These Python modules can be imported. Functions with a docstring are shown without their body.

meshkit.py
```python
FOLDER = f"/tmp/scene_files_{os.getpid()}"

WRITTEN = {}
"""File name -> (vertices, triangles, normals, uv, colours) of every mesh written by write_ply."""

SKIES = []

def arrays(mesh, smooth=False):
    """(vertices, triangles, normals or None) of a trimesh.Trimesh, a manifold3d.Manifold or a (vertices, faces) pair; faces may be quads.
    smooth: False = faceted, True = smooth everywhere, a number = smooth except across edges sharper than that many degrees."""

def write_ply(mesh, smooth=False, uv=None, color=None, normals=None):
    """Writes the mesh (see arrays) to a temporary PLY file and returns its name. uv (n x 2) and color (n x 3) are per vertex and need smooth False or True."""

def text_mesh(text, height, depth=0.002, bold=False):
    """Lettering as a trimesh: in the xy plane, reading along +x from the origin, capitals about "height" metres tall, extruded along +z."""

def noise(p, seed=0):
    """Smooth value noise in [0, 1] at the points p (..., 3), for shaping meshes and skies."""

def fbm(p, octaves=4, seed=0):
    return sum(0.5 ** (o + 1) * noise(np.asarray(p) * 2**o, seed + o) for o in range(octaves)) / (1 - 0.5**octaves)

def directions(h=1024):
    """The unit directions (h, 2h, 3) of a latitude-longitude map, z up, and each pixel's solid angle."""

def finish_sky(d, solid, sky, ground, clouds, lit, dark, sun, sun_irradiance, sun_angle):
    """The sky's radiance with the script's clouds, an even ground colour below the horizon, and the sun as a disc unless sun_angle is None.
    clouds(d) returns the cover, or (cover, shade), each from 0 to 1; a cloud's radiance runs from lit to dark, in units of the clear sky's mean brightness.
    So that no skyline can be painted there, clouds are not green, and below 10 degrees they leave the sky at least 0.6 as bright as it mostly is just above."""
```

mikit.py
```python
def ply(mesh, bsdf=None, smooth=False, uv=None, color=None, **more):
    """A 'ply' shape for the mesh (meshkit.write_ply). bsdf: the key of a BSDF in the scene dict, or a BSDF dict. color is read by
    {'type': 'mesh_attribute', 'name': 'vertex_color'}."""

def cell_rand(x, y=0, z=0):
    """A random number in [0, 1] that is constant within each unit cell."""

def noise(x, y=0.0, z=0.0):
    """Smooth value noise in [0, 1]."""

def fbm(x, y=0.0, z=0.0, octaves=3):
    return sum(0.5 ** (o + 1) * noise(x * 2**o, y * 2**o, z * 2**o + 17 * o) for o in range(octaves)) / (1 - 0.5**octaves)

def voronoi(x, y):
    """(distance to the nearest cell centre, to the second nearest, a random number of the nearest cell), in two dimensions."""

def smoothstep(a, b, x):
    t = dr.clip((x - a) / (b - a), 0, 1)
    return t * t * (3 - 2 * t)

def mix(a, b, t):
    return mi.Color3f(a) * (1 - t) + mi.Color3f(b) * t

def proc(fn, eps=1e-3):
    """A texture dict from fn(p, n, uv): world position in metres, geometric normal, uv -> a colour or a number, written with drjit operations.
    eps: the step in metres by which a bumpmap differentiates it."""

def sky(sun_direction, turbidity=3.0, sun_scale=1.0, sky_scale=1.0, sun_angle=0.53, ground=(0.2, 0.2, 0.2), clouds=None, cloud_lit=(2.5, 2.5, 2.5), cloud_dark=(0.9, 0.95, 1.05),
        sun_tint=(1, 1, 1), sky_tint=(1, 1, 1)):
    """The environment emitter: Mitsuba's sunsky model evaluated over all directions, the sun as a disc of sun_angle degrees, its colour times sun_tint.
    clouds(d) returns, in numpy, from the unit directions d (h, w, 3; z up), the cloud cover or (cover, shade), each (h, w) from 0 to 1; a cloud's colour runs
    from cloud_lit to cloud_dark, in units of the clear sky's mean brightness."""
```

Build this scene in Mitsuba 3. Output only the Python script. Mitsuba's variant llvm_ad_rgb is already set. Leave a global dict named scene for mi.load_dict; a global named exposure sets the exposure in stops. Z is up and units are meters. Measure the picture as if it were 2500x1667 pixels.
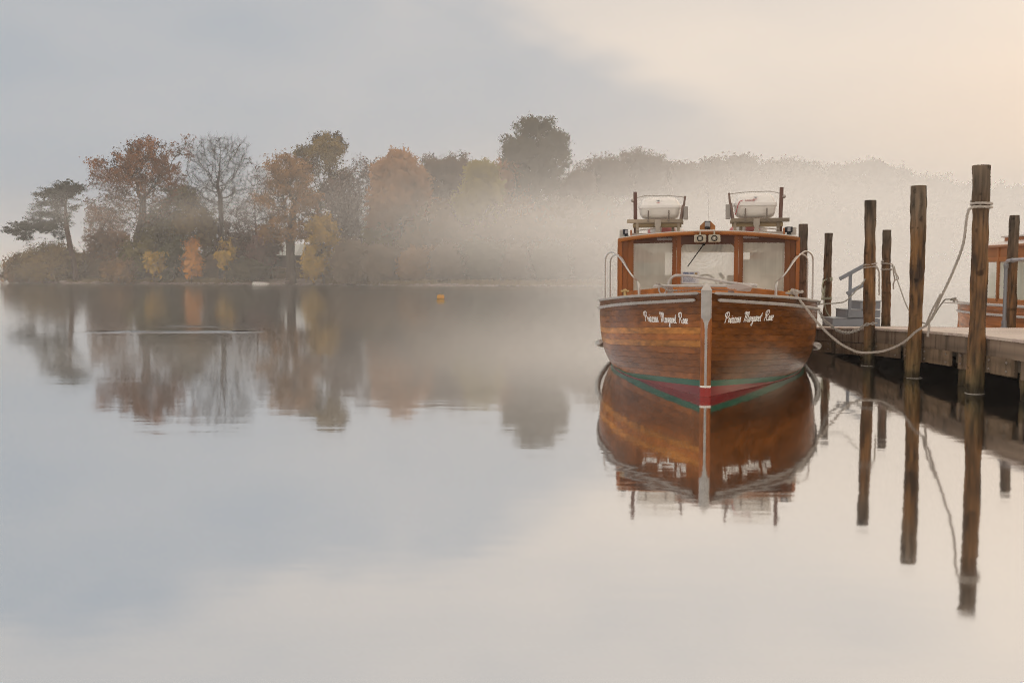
import math, numpy as np, trimesh, drjit as dr, mitsuba as mi, mikit, meshkit
from scipy.spatial import cKDTree
T = mi.ScalarTransform4f
scene, labels = {}, {}
PI = math.pi

# ---------------------------------------------------------------- camera, sky, exposure
CAM_H, PITCH = 1.55, math.atan(165.5 / 2400)
scene['camera'] = {'type': 'perspective', 'fov': math.degrees(2 * math.atan(1250 / 2400)), 'fov_axis': 'x', 'near_clip': 0.1, 'far_clip': 12000.0,
                   'to_world': T().look_at(origin=[0, 0, CAM_H], target=[0, math.cos(PITCH), CAM_H - math.sin(PITCH)], up=[0, 0, 1]),
                   'medium': {'type': 'ref', 'id': 'haze_medium'}}
exposure = 2.75


def sstep(a, b, x):
    t = np.clip((x - a) / (b - a), 0, 1)
    return t * t * (3 - 2 * t)


def clouds(d):
    """an even dawn overcast: a cool grey bank to the left that ends in a slanting edge, cream above and to the right"""
    az, el = np.degrees(np.arctan2(d[..., 0], d[..., 1])), np.degrees(np.arcsin(np.clip(d[..., 2], -1, 1)))
    n = meshkit.fbm(d * 6.0 + 3, 5, 7) - 0.5
    n2 = meshkit.fbm(d * np.array([9, 9, 22.0]) + 11, 4, 3) - 0.5
    edge = np.interp(az, [-180, -90, -40, -27, -14, -6, -2.4, 3, 8, 14, 25, 60, 180], [16.6, 16.6, 16.7, 16.8, 16.5, 16.0, 15.0, 12.6, 10.2, 7.5, 3, 2, 20]) + 1.3 + 3.2 * n + 3.0 * n2
    g = sstep(1.2, -2.2, el - edge)
    grey = np.interp(az, [-180, -70, -27, -14, -4, 4, 12, 22, 40, 80, 180], [.2, .75, .96, .92, .86, .79, .66, .46, .2, .15, .2])
    low = sstep(9, 2, el)
    grey = grey * (1 - 0.16 * low * sstep(-20, -4, az))
    cream = np.interp(az, [-180, -70, -27, -10, 0, 12, 20, 27, 40, 80, 180], [.10, .36, .50, .44, .36, .29, .22, .10, .0, .08, .10])
    cream = cream + 0.24 * sstep(11, 20, el) * (1 - sstep(26, 45, el))
    cream = cream * (1 - .45 * sstep(25, 50, el))
    glow = 0.42 * np.exp(-((az - 34) / 13) ** 2 - ((el - 7) / 4.6) ** 2)       # the thinnest cloud, where the sun comes up
    return 1 - glow, np.clip(g * grey + (1 - g) * cream + 0.16 * n2 + 0.18 * n, 0, 1)


AZ, EL = math.radians(66), math.radians(13)
scene['sky'] = mikit.sky([math.sin(AZ) * math.cos(EL), math.cos(AZ) * math.cos(EL), math.sin(EL)], turbidity=3, sun_scale=0.03, sun_angle=34,
                         clouds=clouds, sky_tint=(1.7, 0.98, 0.66), cloud_lit=(2.62, 2.20, 1.79), cloud_dark=(1.04, 1.155, 1.285), ground=(0.1, 0.1, 0.1))

# ---------------------------------------------------------------- materials
VC = {'type': 'mesh_attribute', 'name': 'vertex_color'}


def two(b):
    return {'type': 'twosided', 'bsdf': b}


scene['m_matte'] = two({'type': 'principled', 'base_color': VC, 'roughness': 0.8, 'specular': 0.25})
scene['m_wet'] = two({'type': 'principled', 'base_color': VC, 'roughness': 0.42, 'specular': 0.5})
scene['m_leaf'] = two({'type': 'diffuse', 'reflectance': VC})
scene['m_paint'] = two({'type': 'principled', 'base_color': VC, 'roughness': 0.35, 'specular': 0.5})
scene['m_varnish'] = two({'type': 'principled', 'base_color': VC, 'roughness': 0.27, 'specular': 0.28, 'clearcoat': 0.15, 'clearcoat_gloss': 0.98})
scene['m_steel'] = two({'type': 'principled', 'base_color': VC, 'roughness': 0.28, 'metallic': 0.9})
scene['m_galv'] = two({'type': 'principled', 'base_color': VC, 'roughness': 0.5, 'metallic': 0.55})
scene['m_glass'] = {'type': 'thindielectric', 'int_ior': 1.5}


WIPER = (3.24, 16.92, 2.06)   # where the wiper turns, in front of the middle window


def condensation(p, n, uv):
    a = mikit.fbm(p.x * 2.2, p.y * 1.2, p.z * 1.6)
    run = mikit.fbm(p.x * 26.0, p.y * 20.0, p.z * 1.2 + 5)
    piv = dr.sqrt(dr.square(p.x - WIPER[0]) + dr.square(p.y - WIPER[1]) + dr.square(p.z - WIPER[2]))
    arcs = mikit.smoothstep(0.20, 0.24, piv) * mikit.smoothstep(0.47, 0.45, piv) * (0.10 + 0.06 * dr.sin(piv * 95.0))
    return dr.clip(-arcs + 0.56 + 0.9 * (a - 0.5) + 0.14 * (run - 0.5) + 0.25 * mikit.smoothstep(1.75, 1.35, p.z), 0.25, 0.95)


scene['m_fogged'] = {'type': 'blendbsdf', 'weight': mikit.proc(condensation), 'a': {'type': 'thindielectric', 'int_ior': 1.5},
                     'b': {'type': 'principledthin', 'base_color': {'type': 'rgb', 'value': [.93, .97, .89]}, 'roughness': 0.6, 'diff_trans': 0.5}}


def ripple(p, n, uv):
    patch = mikit.noise(p.x * 0.05, p.y * 0.022, 3.0)
    a = 0.45 + 1.0 * mikit.smoothstep(0.30, 0.8, patch)
    h = 0.0020 * mikit.noise(p.x * 0.9, p.y * 3.0, 0.5) + 0.0015 * mikit.noise(p.x * 3.2 + 0.4 * p.y, p.y * 8.5, 9.5) + 0.0005 * mikit.noise(p.x * 8.0, p.y * 17.0, 4.5)
    h2 = 0.0035 * mikit.noise(p.x * 0.25, p.y * 0.75, 21.5)

    def streak(y0, x0, half, width, bend):   # thin ripple lines left by birds far out
        e = p.y - y0 - bend * dr.square(p.x - x0) - 0.25 * (mikit.noise(p.x * 0.9, 7.0, y0) - 0.5)
        return dr.exp(-dr.square(e / width)) * mikit.smoothstep(half, 0.5 * half, dr.abs(p.x - x0))
    return a * h + h2 + 0.026 * (streak(26.2, -9.1, 2.7, 0.34, 0.012) + 0.6 * streak(29.0, -9.5, 1.2, 0.24, 0.0)) + 0.09 * streak(69.0, 3.0, 3.6, 0.8, 0.01)


scene['m_water'] = {'type': 'bumpmap', 'arbitrary': mikit.proc(ripple, eps=0.006), 'scale': 1.0,
                    'bsdf': {'type': 'roughconductor', 'distribution': 'ggx', 'alpha': 0.0024, 'material': 'none', 'specular_reflectance': {'type': 'rgb', 'value': [0.90, 0.905, 0.905]}}}


def lin(r, g, b):
    c = np.array([r, g, b]) / 255.0
    return tuple(np.where(c < .04045, c / 12.92, ((c + .055) / 1.055) ** 2.4))


# ---------------------------------------------------------------- mesh helpers: a mesh is (V, F)
def merge(parts):
    V, F, at = [], [], 0
    for v, f in parts:
        V.append(v); F.append(np.asarray(f) + at); at += len(v)
    return np.vstack(V), np.vstack(F)


def grid(P):
    """triangles over a (m, n, 3) lattice of points"""
    m, n = P.shape[:2]
    i = np.arange(m * n).reshape(m, n)
    a, b, c, d = i[:-1, :-1].ravel(), i[1:, :-1].ravel(), i[1:, 1:].ravel(), i[:-1, 1:].ravel()
    return P.reshape(-1, 3), np.vstack([np.stack([a, b, c], 1), np.stack([a, c, d], 1)])


def smooth_path(pts, n):
    from scipy.interpolate import PchipInterpolator
    pts = np.asarray(pts, float)
    s = np.r_[0, np.cumsum(np.linalg.norm(np.diff(pts, axis=0), axis=1))]
    return PchipInterpolator(s, pts)(np.linspace(0, s[-1], n))


def frames(P):
    t = np.gradient(P, axis=0); t /= np.linalg.norm(t, axis=1, keepdims=True) + 1e-12
    n = np.zeros_like(P)
    a = np.array([0, 0, 1.0]) if abs(t[0, 2]) < .9 else np.array([1.0, 0, 0])
    for i in range(len(P)):
        a = a - t[i] * (a @ t[i]); a /= np.linalg.norm(a) + 1e-12; n[i] = a
    return t, n, np.cross(t, n)


def tube(pts, r, n=8, twist=0.0, strands=0, depth=0.18):
    P = np.asarray(pts, float)
    t, N, B = frames(P)
    r = np.broadcast_to(r, len(P))
    th = np.arange(n) * 2 * PI / n
    R = np.repeat(r[:, None], n, 1)
    if strands:
        s = np.r_[0, np.cumsum(np.linalg.norm(np.diff(P, axis=0), axis=1))]
        R = R * (1 + depth * np.cos(strands * th[None] - twist * s[:, None]))
    Q = P[:, None] + R[..., None] * (np.cos(th)[None, :, None] * N[:, None] + np.sin(th)[None, :, None] * B[:, None])
    V, F = grid(np.concatenate([Q, Q[:, :1]], 1))
    k = len(V); m = n + 1
    V = np.vstack([V, P[:1], P[-1:], Q[0], Q[-1]])
    i = np.arange(n); j = (i + 1) % n
    F = np.vstack([F, np.stack([i * 0 + k, k + 2 + i, k + 2 + j], 1), np.stack([i * 0 + k + 1, k + 2 + n + j, k + 2 + n + i], 1)])
    return V, F


def rope(pts, r=0.014, n=None):
    P = np.asarray(pts, float)
    L = np.linalg.norm(np.diff(P, axis=0), axis=1).sum()
    return tube(smooth_path(P, n or int(L / 0.018) + 8), r, 9, twist=2 * PI / 0.028 / 3 * 1.0, strands=3)


def lathe(prof, n=24, c=(0, 0, 0), axis='z'):
    p = np.asarray(prof, float); th = np.linspace(0, 2 * PI, n + 1)
    Q = np.stack([p[:, :1] * np.cos(th), p[:, :1] * np.sin(th), np.repeat(p[:, 1:], n + 1, 1)], -1)
    if axis == 'x': Q = Q[..., [2, 0, 1]]
    if axis == 'y': Q = Q[..., [1, 2, 0]]
    V, F = grid(Q)
    return V + np.asarray(c, float), F


def _cham():
    P = []
    for s in np.ndindex(2, 2, 2):
        s = np.array(s) * 2 - 1
        for k in range(3):
            P.append((s, k))
    return P


_CP = _cham()
_pts = np.array([[s[i] * (1.0 if i == k else 0.9) for i in range(3)] for s, k in _CP])
_h = trimesh.convex.convex_hull(_pts)
_order = cKDTree(_pts).query(_h.vertices)[1]
_CF = _order[_h.faces]


def box(lo, hi, bev=0.006):
    """a chamfered box"""
    lo, hi = np.minimum(lo, hi).astype(float), np.maximum(lo, hi).astype(float)
    c, e = (lo + hi) / 2, (hi - lo) / 2
    b = min(bev, 0.45 * e.min())
    V = np.array([[s[i] * (e[i] if i == k else e[i] - b) for i in range(3)] for s, k in _CP]) + c
    return V, _CF.copy()


def beam(a, b, w, h, bev=0.005, up=(0, 0, 1)):
    """a chamfered bar of width w and height h from a to b"""
    a, b = np.asarray(a, float), np.asarray(b, float)
    L = np.linalg.norm(b - a); x = (b - a) / L
    y = np.cross(up, x); y /= np.linalg.norm(y); z = np.cross(x, y)
    V, F = box((0, -w / 2, -h / 2), (L, w / 2, h / 2), bev)
    return a + V[:, :1] * x + V[:, 1:2] * y + V[:, 2:] * z, F


def prism(poly, lo, hi, axis=1):
    """polygon (n, 2) extruded along an axis; the polygon lies in the other two axes"""
    from shapely.geometry import Polygon
    m = trimesh.creation.extrude_polygon(Polygon(poly), hi - lo, engine='earcut')
    V = np.array(m.vertices); V[:, 2] += lo
    if axis == 1: V = V[:, [0, 2, 1]]; return V, m.faces[:, ::-1]
    if axis == 0: V = V[:, [2, 0, 1]]
    return V, np.array(m.faces)


def col_of(col, V):
    return col(V) if callable(col) else np.tile(np.asarray(col, float), (len(V), 1))


def put(key, mesh, mat, col, smooth=False, xf=None):
    """ONE entry of the scene"""
    V, F = merge(mesh) if isinstance(mesh, list) else mesh
    C = np.clip(col_of(col, V), 0, 1)
    if xf is not None:
        V, F = xf(V), np.asarray(F)[:, ::-1]
    if not smooth:   # facets need vertices of their own so that colours stay crisp
        pass
    assert key not in scene, key
    scene[key] = mikit.ply((V, F), mat, smooth=smooth, color=C)
    return key


_count = {}


def num(name):
    k = _count.get(name, -1) + 1; _count[name] = k
    return name if k == 0 else f'{name}_{k:03d}'


def tag(key, label, cat=None, group=None, kind=None):
    d = {'label': label}
    if cat: d['category'] = cat
    if group: d['group'] = group
    if kind: d['kind'] = kind
    labels[key] = d


def fbm(V, sc, oct=4, seed=0):
    return meshkit.fbm(np.asarray(V) * np.asarray(sc, float), oct, seed)


def mixc(a, b, t):
    return np.asarray(a) * (1 - t[:, None]) + np.asarray(b) * t[:, None]


def speckle(base, amt=0.25, sc=8.0, seed=0):
    base = np.asarray(base, float)
    return lambda V: base * (1 + amt * 2 * (fbm(V, sc, 3, seed)[:, None] - .5))


# ---------------------------------------------------------------- water, land
scene['water'] = {'type': 'rectangle', 'to_world': T().translate([0, 900, 0]).scale([2600, 1600, 1]), 'bsdf': {'type': 'ref', 'id': 'm_water'}}
labels['water'] = {'label': 'calm grey lake mirroring the mist, trees and boats', 'kind': 'structure'}

SHX = [-400, -93, -88, -84, -76, -46.5, -27, -13, 2.5, 30, 62, 120, 400]
SHY = [430, 215, 176, 167, 161, 148, 139, 128, 124, 128, 136, 150, 210]


def shore_y(x): return np.interp(x, SHX, SHY)


def land_z(x, y):
    s = y - shore_y(x) + 1.2 * (meshkit.noise(np.stack([np.asarray(x) * .3, np.asarray(y) * 0, np.asarray(x) * 0], -1)) - .5)
    left = sstep(-92, -80, np.asarray(x, float))
    return np.interp(s, [-30, -4, 0, 1.5, 5, 22, 80, 300], [-1.8, -.5, 0.0, .25, .55, 2.3, 4.5, 8.0]) * np.where(s > 0, .25 + .75 * left, 1)


gx = np.r_[np.linspace(-160, -100, 12), np.linspace(-97, 70, 240), np.linspace(75, 300, 30)]
gs = np.r_[-6, -3, -1.5, np.linspace(-.8, 6, 24), np.linspace(7, 60, 26), 90, 150, 260]
GX, GS = np.meshgrid(gx, gs, indexing='ij')
GY = shore_y(GX) + GS
GZ = land_z(GX, GY) + 0.10 * (fbm(np.stack([GX, GY, 0 * GX], -1), .7, 3) - .5)


def land_col(V):
    s = V[:, 1] - shore_y(V[:, 0])
    n = fbm(V, .5, 4, 3); n2 = fbm(V, 2.5, 3, 5)
    grass = mixc((.075, .058, .028), (.13, .10, .048), n)
    gravel = mixc((.12, .095, .085), (.24, .20, .18), n2)
    beach = np.exp(-((V[:, 0] + 32.5) / 4.2) ** 2) * sstep(24, 15, s)
    g = np.clip(beach + sstep(1.2, .3, s + 1.2 * (n - .5)), 0, 1)
    return mixc_arr(grass, gravel, g)


def mixc_arr(a, b, t): return a * (1 - t[:, None]) + b * t[:, None]


put('lake_shore', grid(np.stack([GX, GY, GZ], -1)), 'm_matte', land_col, True)
labels['lake_shore'] = {'label': 'low wooded lake shore of grass and gravel across the water', 'kind': 'structure'}

# a low far shore beyond the end of the wood, all but lost in the haze
fx = np.linspace(-1500, -395, 90); fh = (9 + 13 * meshkit.fbm(np.stack([fx * .012, 0 * fx, 0 * fx], -1), 4, 3)) * sstep(-395, -520, fx) + .3
put('far_hillside', grid(np.stack([np.stack([fx, 900 + 0 * fx, -.5 + 0 * fx], -1), np.stack([fx, 905 + 0 * fx, fh * .6], -1), np.stack([fx, 960 + 0 * fx, fh], -1), np.stack([fx, 1100 + 0 * fx, fh * .9], -1)], 1)), 'm_matte', speckle((.06, .065, .05), .3, .05), True)
labels['far_hillside'] = {'label': 'faint far wooded shore at the left edge beyond the wood', 'kind': 'structure'}

# ---------------------------------------------------------------- the tour boat in the foreground (u aft, v to the right, z up)
BO, BA = np.array([2.452, 12.40, 0.0]), np.array([.194, .981, 0.0])
BA /= np.linalg.norm(BA); BR = np.array([BA[1], -BA[0], 0.0])


def boat(V):
    V = np.asarray(V, float)
    return BO + V[:, :1] * BA + V[:, 1:2] * BR + V[:, 2:] * np.array([0, 0, 1.0])


def house(V):
    """the wheelhouse is drawn at a handy size; this sets it on the boat at its real one"""
    return boat(np.asarray(V, float) * 1.102 + np.array([1.289, 0, -.158]))


from scipy.interpolate import PchipInterpolator as PC
bw = PC([0, .6, 1.27, 2.24, 3.36, 4.1, 6, 10, 13, 15], [.062, .36, .69, 1.12, 1.43, 1.55, 1.66, 1.68, 1.52, 1.25])
bg = PC([0, .18, .45, 1.04, 1.98, 3.13, 5, 10, 13, 15], [.066, .28, .55, 1.06, 1.44, 1.68, 1.80, 1.80, 1.66, 1.42])
zg = PC([0, 3, 7, 11, 15], [1.315, 1.135, 1.05, 1.07, 1.15])
pw = PC([0, 1, 3, 5, 15], [1.1, 1.5, 3.2, 4.5, 5.0])
NK = 13
ZTOP = .012      # strakes start under the upper rail


def hull_pt(w, z):
    """a point of the starboard (v > 0) skin: w metres behind the stem, height z"""
    w, z = np.broadcast_arrays(np.asarray(w, float), np.asarray(z, float))
    G, W = bg(w), bw(w)
    t = np.clip(z / zg(w), 0, 1)
    b = W + (G - W) * (1 - (1 - t) ** pw(w))
    b = np.where(z < 0, W * np.sqrt(np.clip(1 - (z / .55) ** 2, 0, 1)), b)
    u = w + (-.24 * np.clip(z, -.5, 1.4) / 1.32) * np.exp(-w / 1.2)
    return np.stack([u, b, z], -1)


def hull_off(w, z, off):
    P = hull_pt(w, z); e = 1e-3
    a = hull_pt(w + e, z) - P; b = hull_pt(w, z + e) - P
    n = np.cross(a, b); n /= np.linalg.norm(n, axis=-1, keepdims=True)
    n = np.where(n[..., 1:2] < 0, -n, n)
    return P + n * np.asarray(off)[..., None] if np.ndim(off) else P + n * off


ww = np.r_[np.linspace(0, 5, 150), np.linspace(5.1, 15, 50)]
rngp = np.random.default_rng(5)
MAHOG = np.array([.165, .050, .016]); HONEY = np.array([.42, .165, .040]); DARK = np.array([.075, .024, .011]); MID = np.array([.20, .066, .012])


def wood_fn(tone, seed, axis=0, sc=1.0):
    """varnished wood: long grain along one axis, blotches, a tone per board"""
    k = np.array([14., 14., 14.]); k[axis] = .8; k2 = np.array([60., 60., 60.]) * sc; k2[axis] = 2.0

    def f(V):
        g = fbm(V + seed * 3.1, k * sc, 3, seed); h = fbm(V + seed, k2, 2, seed + 3); b = fbm(V + seed * 7.7, 1.6, 3, seed + 9)
        t = np.clip(.5 + 1.4 * (g - .5) + .7 * (h - .5) + 1.0 * (b - .5), 0, 1)
        c = mixc(np.asarray(tone) * .55, np.asarray(tone) * 1.45, t)
        return c
    return f


L = 'passenger_launch'
# inner skin, painted bottom
zz = np.r_[-.5, -.35, -.2, -.1, -.04, 0, .04, .08, .12, .16, .2, .26, np.linspace(.34, 1, 8)]


def skin(side, off):
    W_, Z_ = np.meshgrid(ww, zz, indexing='ij')
    Z_ = np.where(Z_ > .3, .3 + (Z_ - .3) / .7 * (zg(W_) - .01 - .3), Z_)
    P = hull_off(W_, Z_, off); P[..., 1] *= side
    return grid(P)


put(f'{L}__hull', [skin(1, -.022), skin(-1, -.022)], 'm_matte', (.02, .012, .008), True, boat)


def ztop_g(w): return np.maximum(.205 - .064 * w, .058)   # upper edge of the green band
def zbot_g(w): return np.maximum(.128 - .062 * w, .014)


tones = {(s, k): t for s, row in ((-1, [0.6, 0.75, 0.85, 0.95, 1.1, 1.9, 1.35, 1.6, 0.95, 0.8, 0.75, 0.75, 1.0]), (1, [0.52, 0.72, 0.66, 0.74, 0.82, 0.88, 0.98, 0.92, 0.76, 0.6, 0.5, 0.48, 0.5])) for k, t in enumerate(row)}


def strake(side, k, wa=0.0, wb=15.0, n=None):
    a = np.linspace(wa, min(wb, 5), n or 150); a = np.r_[a, np.linspace(5.1, wb, 45)] if wb > 5.2 else a
    top, bot = zg(a) - ZTOP, ztop_g(a)
    z1 = top + (bot - top) * k / NK; z0 = top + (bot - top) * (k + 1) / NK
    rows = 8
    t = np.linspace(0, 1, rows)
    Z = z1[:, None] - .0013 + (z0 - z1 + .0026)[:, None] * t
    Wg = np.repeat(a[:, None], rows, 1)
    P = hull_off(Wg, Z, 0.0)
    e1 = np.stack([hull_off(a, Z[:, 0], 0.0), hull_off(a, Z[:, 0], -.012)], 1)
    e0 = np.stack([hull_off(a, Z[:, -1], -.012), hull_off(a, Z[:, -1], 0.0)], 1)
    for q in (P, e1, e0): q[..., 1] *= side
    return merge([grid(P), grid(e1), grid(e0)])


for side in (-1, 1):
    for k in range(NK):
        tone = MID * tones.get((side, k), rngp.uniform(.62, 1.05))
        if side == 1: tone = tone * .85
        if tones.get((side, k), 0) > 1.5: tone = np.array([.44, .175, .032]) * (1 if k == 5 else .8)
        put(num(f'{L}__hull__plank'), strake(side, k), 'm_varnish', wood_fn(tone, k + 20 * (side > 0)), True, boat)
    a = np.r_[np.linspace(0, 5, 80), np.linspace(5.2, 15, 30)]

    def band(zt, zb, off, rows=6):
        Z = zt[:, None] + (zb - zt)[:, None] * np.linspace(0, 1, rows)
        P = hull_off(np.repeat(a[:, None], rows, 1), Z, off); P[..., 1] *= side
        return grid(P)
    put(num(f'{L}__hull__green_band'), band(ztop_g(a), zbot_g(a), .001), 'm_varnish', speckle((.028, .098, .062), .3, 6), True, boat)
    put(num(f'{L}__hull__red_bottom'), band(zbot_g(a), zbot_g(a) * 0 - .3, 0.0, 10), 'm_varnish', speckle((.17, .022, .022), .3, 5), True, boat)

# rails
for side in (-1, 1):
    for nm, dz, off, r, w0 in (('gunwale_rail', -.004, .010, .018, .02), ('rubbing_rail', None, .022, .021, .05)):
        a = np.r_[w0, np.linspace(w0 + .02, 5, 110), np.linspace(5.2, 15, 40)]
        d = np.interp(a, [0, 3, 8, 15], [.085, .125, .16, .16]) if dz is None else -dz + 0 * a
        P = hull_off(a, zg(a) - d, off); P[..., 1] *= side
        rr = np.r_[.5 * r, np.full(len(a) - 1, r)]
        put(num(f'{L}__{nm}'), tube(P, rr, 10), 'm_paint', speckle((.33, .315, .30), .35, 14, 3), True, boat)
    # low bilge rail with a cut end, dropping as it goes aft
    a = np.linspace(3.15, 7.5, 50)
    P = hull_off(a, np.interp(a, [3.15, 4.4, 5.2, 7.5], [.47, .36, .28, .2]), np.interp(a, [3.15, 3.6, 4.6, 7.5], [.03, .07, .10, .09])); P[..., 1] *= side
    put(num(f'{L}__bilge_rail'), tube(P, np.interp(a, [3.15, 3.5, 4.5, 7.5], [.034, .042, .05, .04]), 12), 'm_galv', speckle((.55, .54, .52), .4, 10), True, boat)

# stem: wooden post with a metal nose plate
zs = np.linspace(-.45, 1.36, 60)
us = hull_pt(0 * zs, zs)[:, 0]


def stem_strip(half, fwd, z0, z1, base=.10):
    """a strip that wraps the stem from z0 to z1; half width by height"""
    z = np.linspace(z0, z1, 60); u = hull_pt(0 * z, z)[:, 0]
    h = half(z) if callable(half) else np.full(60, half)
    prof = [(-1, base), (-1, .0), (-.72, -.7 * fwd), (0, -fwd), (.72, -.7 * fwd), (1, .0), (1, base)]
    P = np.stack([np.stack([u + q, k * h, z], -1) for k, q in prof], 1)
    P[:, 1:6, 0] -= .012
    V, F = grid(P)
    top = P[-1]; n0 = len(V)
    V = np.vstack([V, top]); F = np.vstack([F, [[n0, n0 + i, n0 + i + 1] for i in range(1, 6)]])
    return V, F


put(f'{L}__stem_post', stem_strip(.068, .035, .14, 1.30), 'm_varnish', wood_fn((.25, .085, .024), 77, 2), False, boat)
put(f'{L}__stem_foot', stem_strip(.069, .036, -.45, .115), 'm_varnish', speckle((.30, .03, .026), .2, 6), False, boat)
put(f'{L}__stem_band', stem_strip(.0695, .037, .115, .14), 'm_paint', (.72, .70, .66), False, boat)
nose = lambda z: np.interp(z, [.14, .86, .94, 1.0, 1.37], [.021, .021, .034, .067, .067])
put(f'{L}__stem_plate', stem_strip(nose, .05, .142, 1.345), 'm_paint', speckle((.36, .35, .34), .25, 12), False, boat)
u0 = float(hull_pt(0, 1.34)[0])
cap = trimesh.convex.convex_hull(np.array([[u0 + a, b, 1.346] for a in (-.06, .12) for b in (-.068, .068)] + [[u0 + a, b, 1.385] for a in (-.04, .1) for b in (-.045, .045)] + [[u0 + .01, b, 1.43] for b in (-.012, .012)]))
put(f'{L}__stem_head', (np.array(cap.vertices), np.array(cap.faces)), 'm_paint', (.52, .50, .48), False, boat)

# decks
wd = np.r_[np.linspace(.03, 5, 60), np.linspace(5.3, 15, 30)]
G = hull_pt(wd, zg(wd) - .012)
tt = np.linspace(-1, 1, 21)
P = np.stack([np.stack([G[:, 0], G[:, 1] * t * .995, G[:, 2] + .07 * np.minimum(1, G[:, 1] / 1.2) * (1 - t * t)], -1) for t in tt], 1)
put(f'{L}__deck', grid(P), 'm_wet', speckle((.50, .42, .37), .25, 3), True, boat)
# king plank arms either side of the stem head
put(f'{L}__breast_hook', [beam((.06, -.34, 1.345), (-.12, -.05, 1.36), .12, .022), beam((.06, .34, 1.345), (-.12, .05, 1.36), .12, .022)], 'm_varnish', wood_fn((.33, .15, .08), 5), False, boat)
# curved coaming in front of the cabin
v = np.linspace(-1.2, 1.2, 49)
uc = 2.0 + .55 * (v / 1.2) ** 2
zc = 1.365 - .095 * np.abs(v / 1.2) ** 1.7
put(f'{L}__coaming', [grid(np.stack([np.stack([uc, v, zc - .2], -1), np.stack([uc, v, zc], -1), np.stack([uc + .02, v, zc + .006], -1), np.stack([uc + .05, v, zc], -1), np.stack([uc + 1.2, v, zc + .006], -1)], 1))],
    'm_varnish', wood_fn((.36, .125, .028), 31, 1), False, house)

# cabin: front at u = 3.0
CU = 3.0
WOOD = wood_fn((.33, .118, .030), 41, 2)


def roof_z(v): return 2.205 - .105 * (np.asarray(v) / 1.38) ** 2


def front_z(v): return 2.10 - .07 * (np.asarray(v) / 1.38) ** 2


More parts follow.
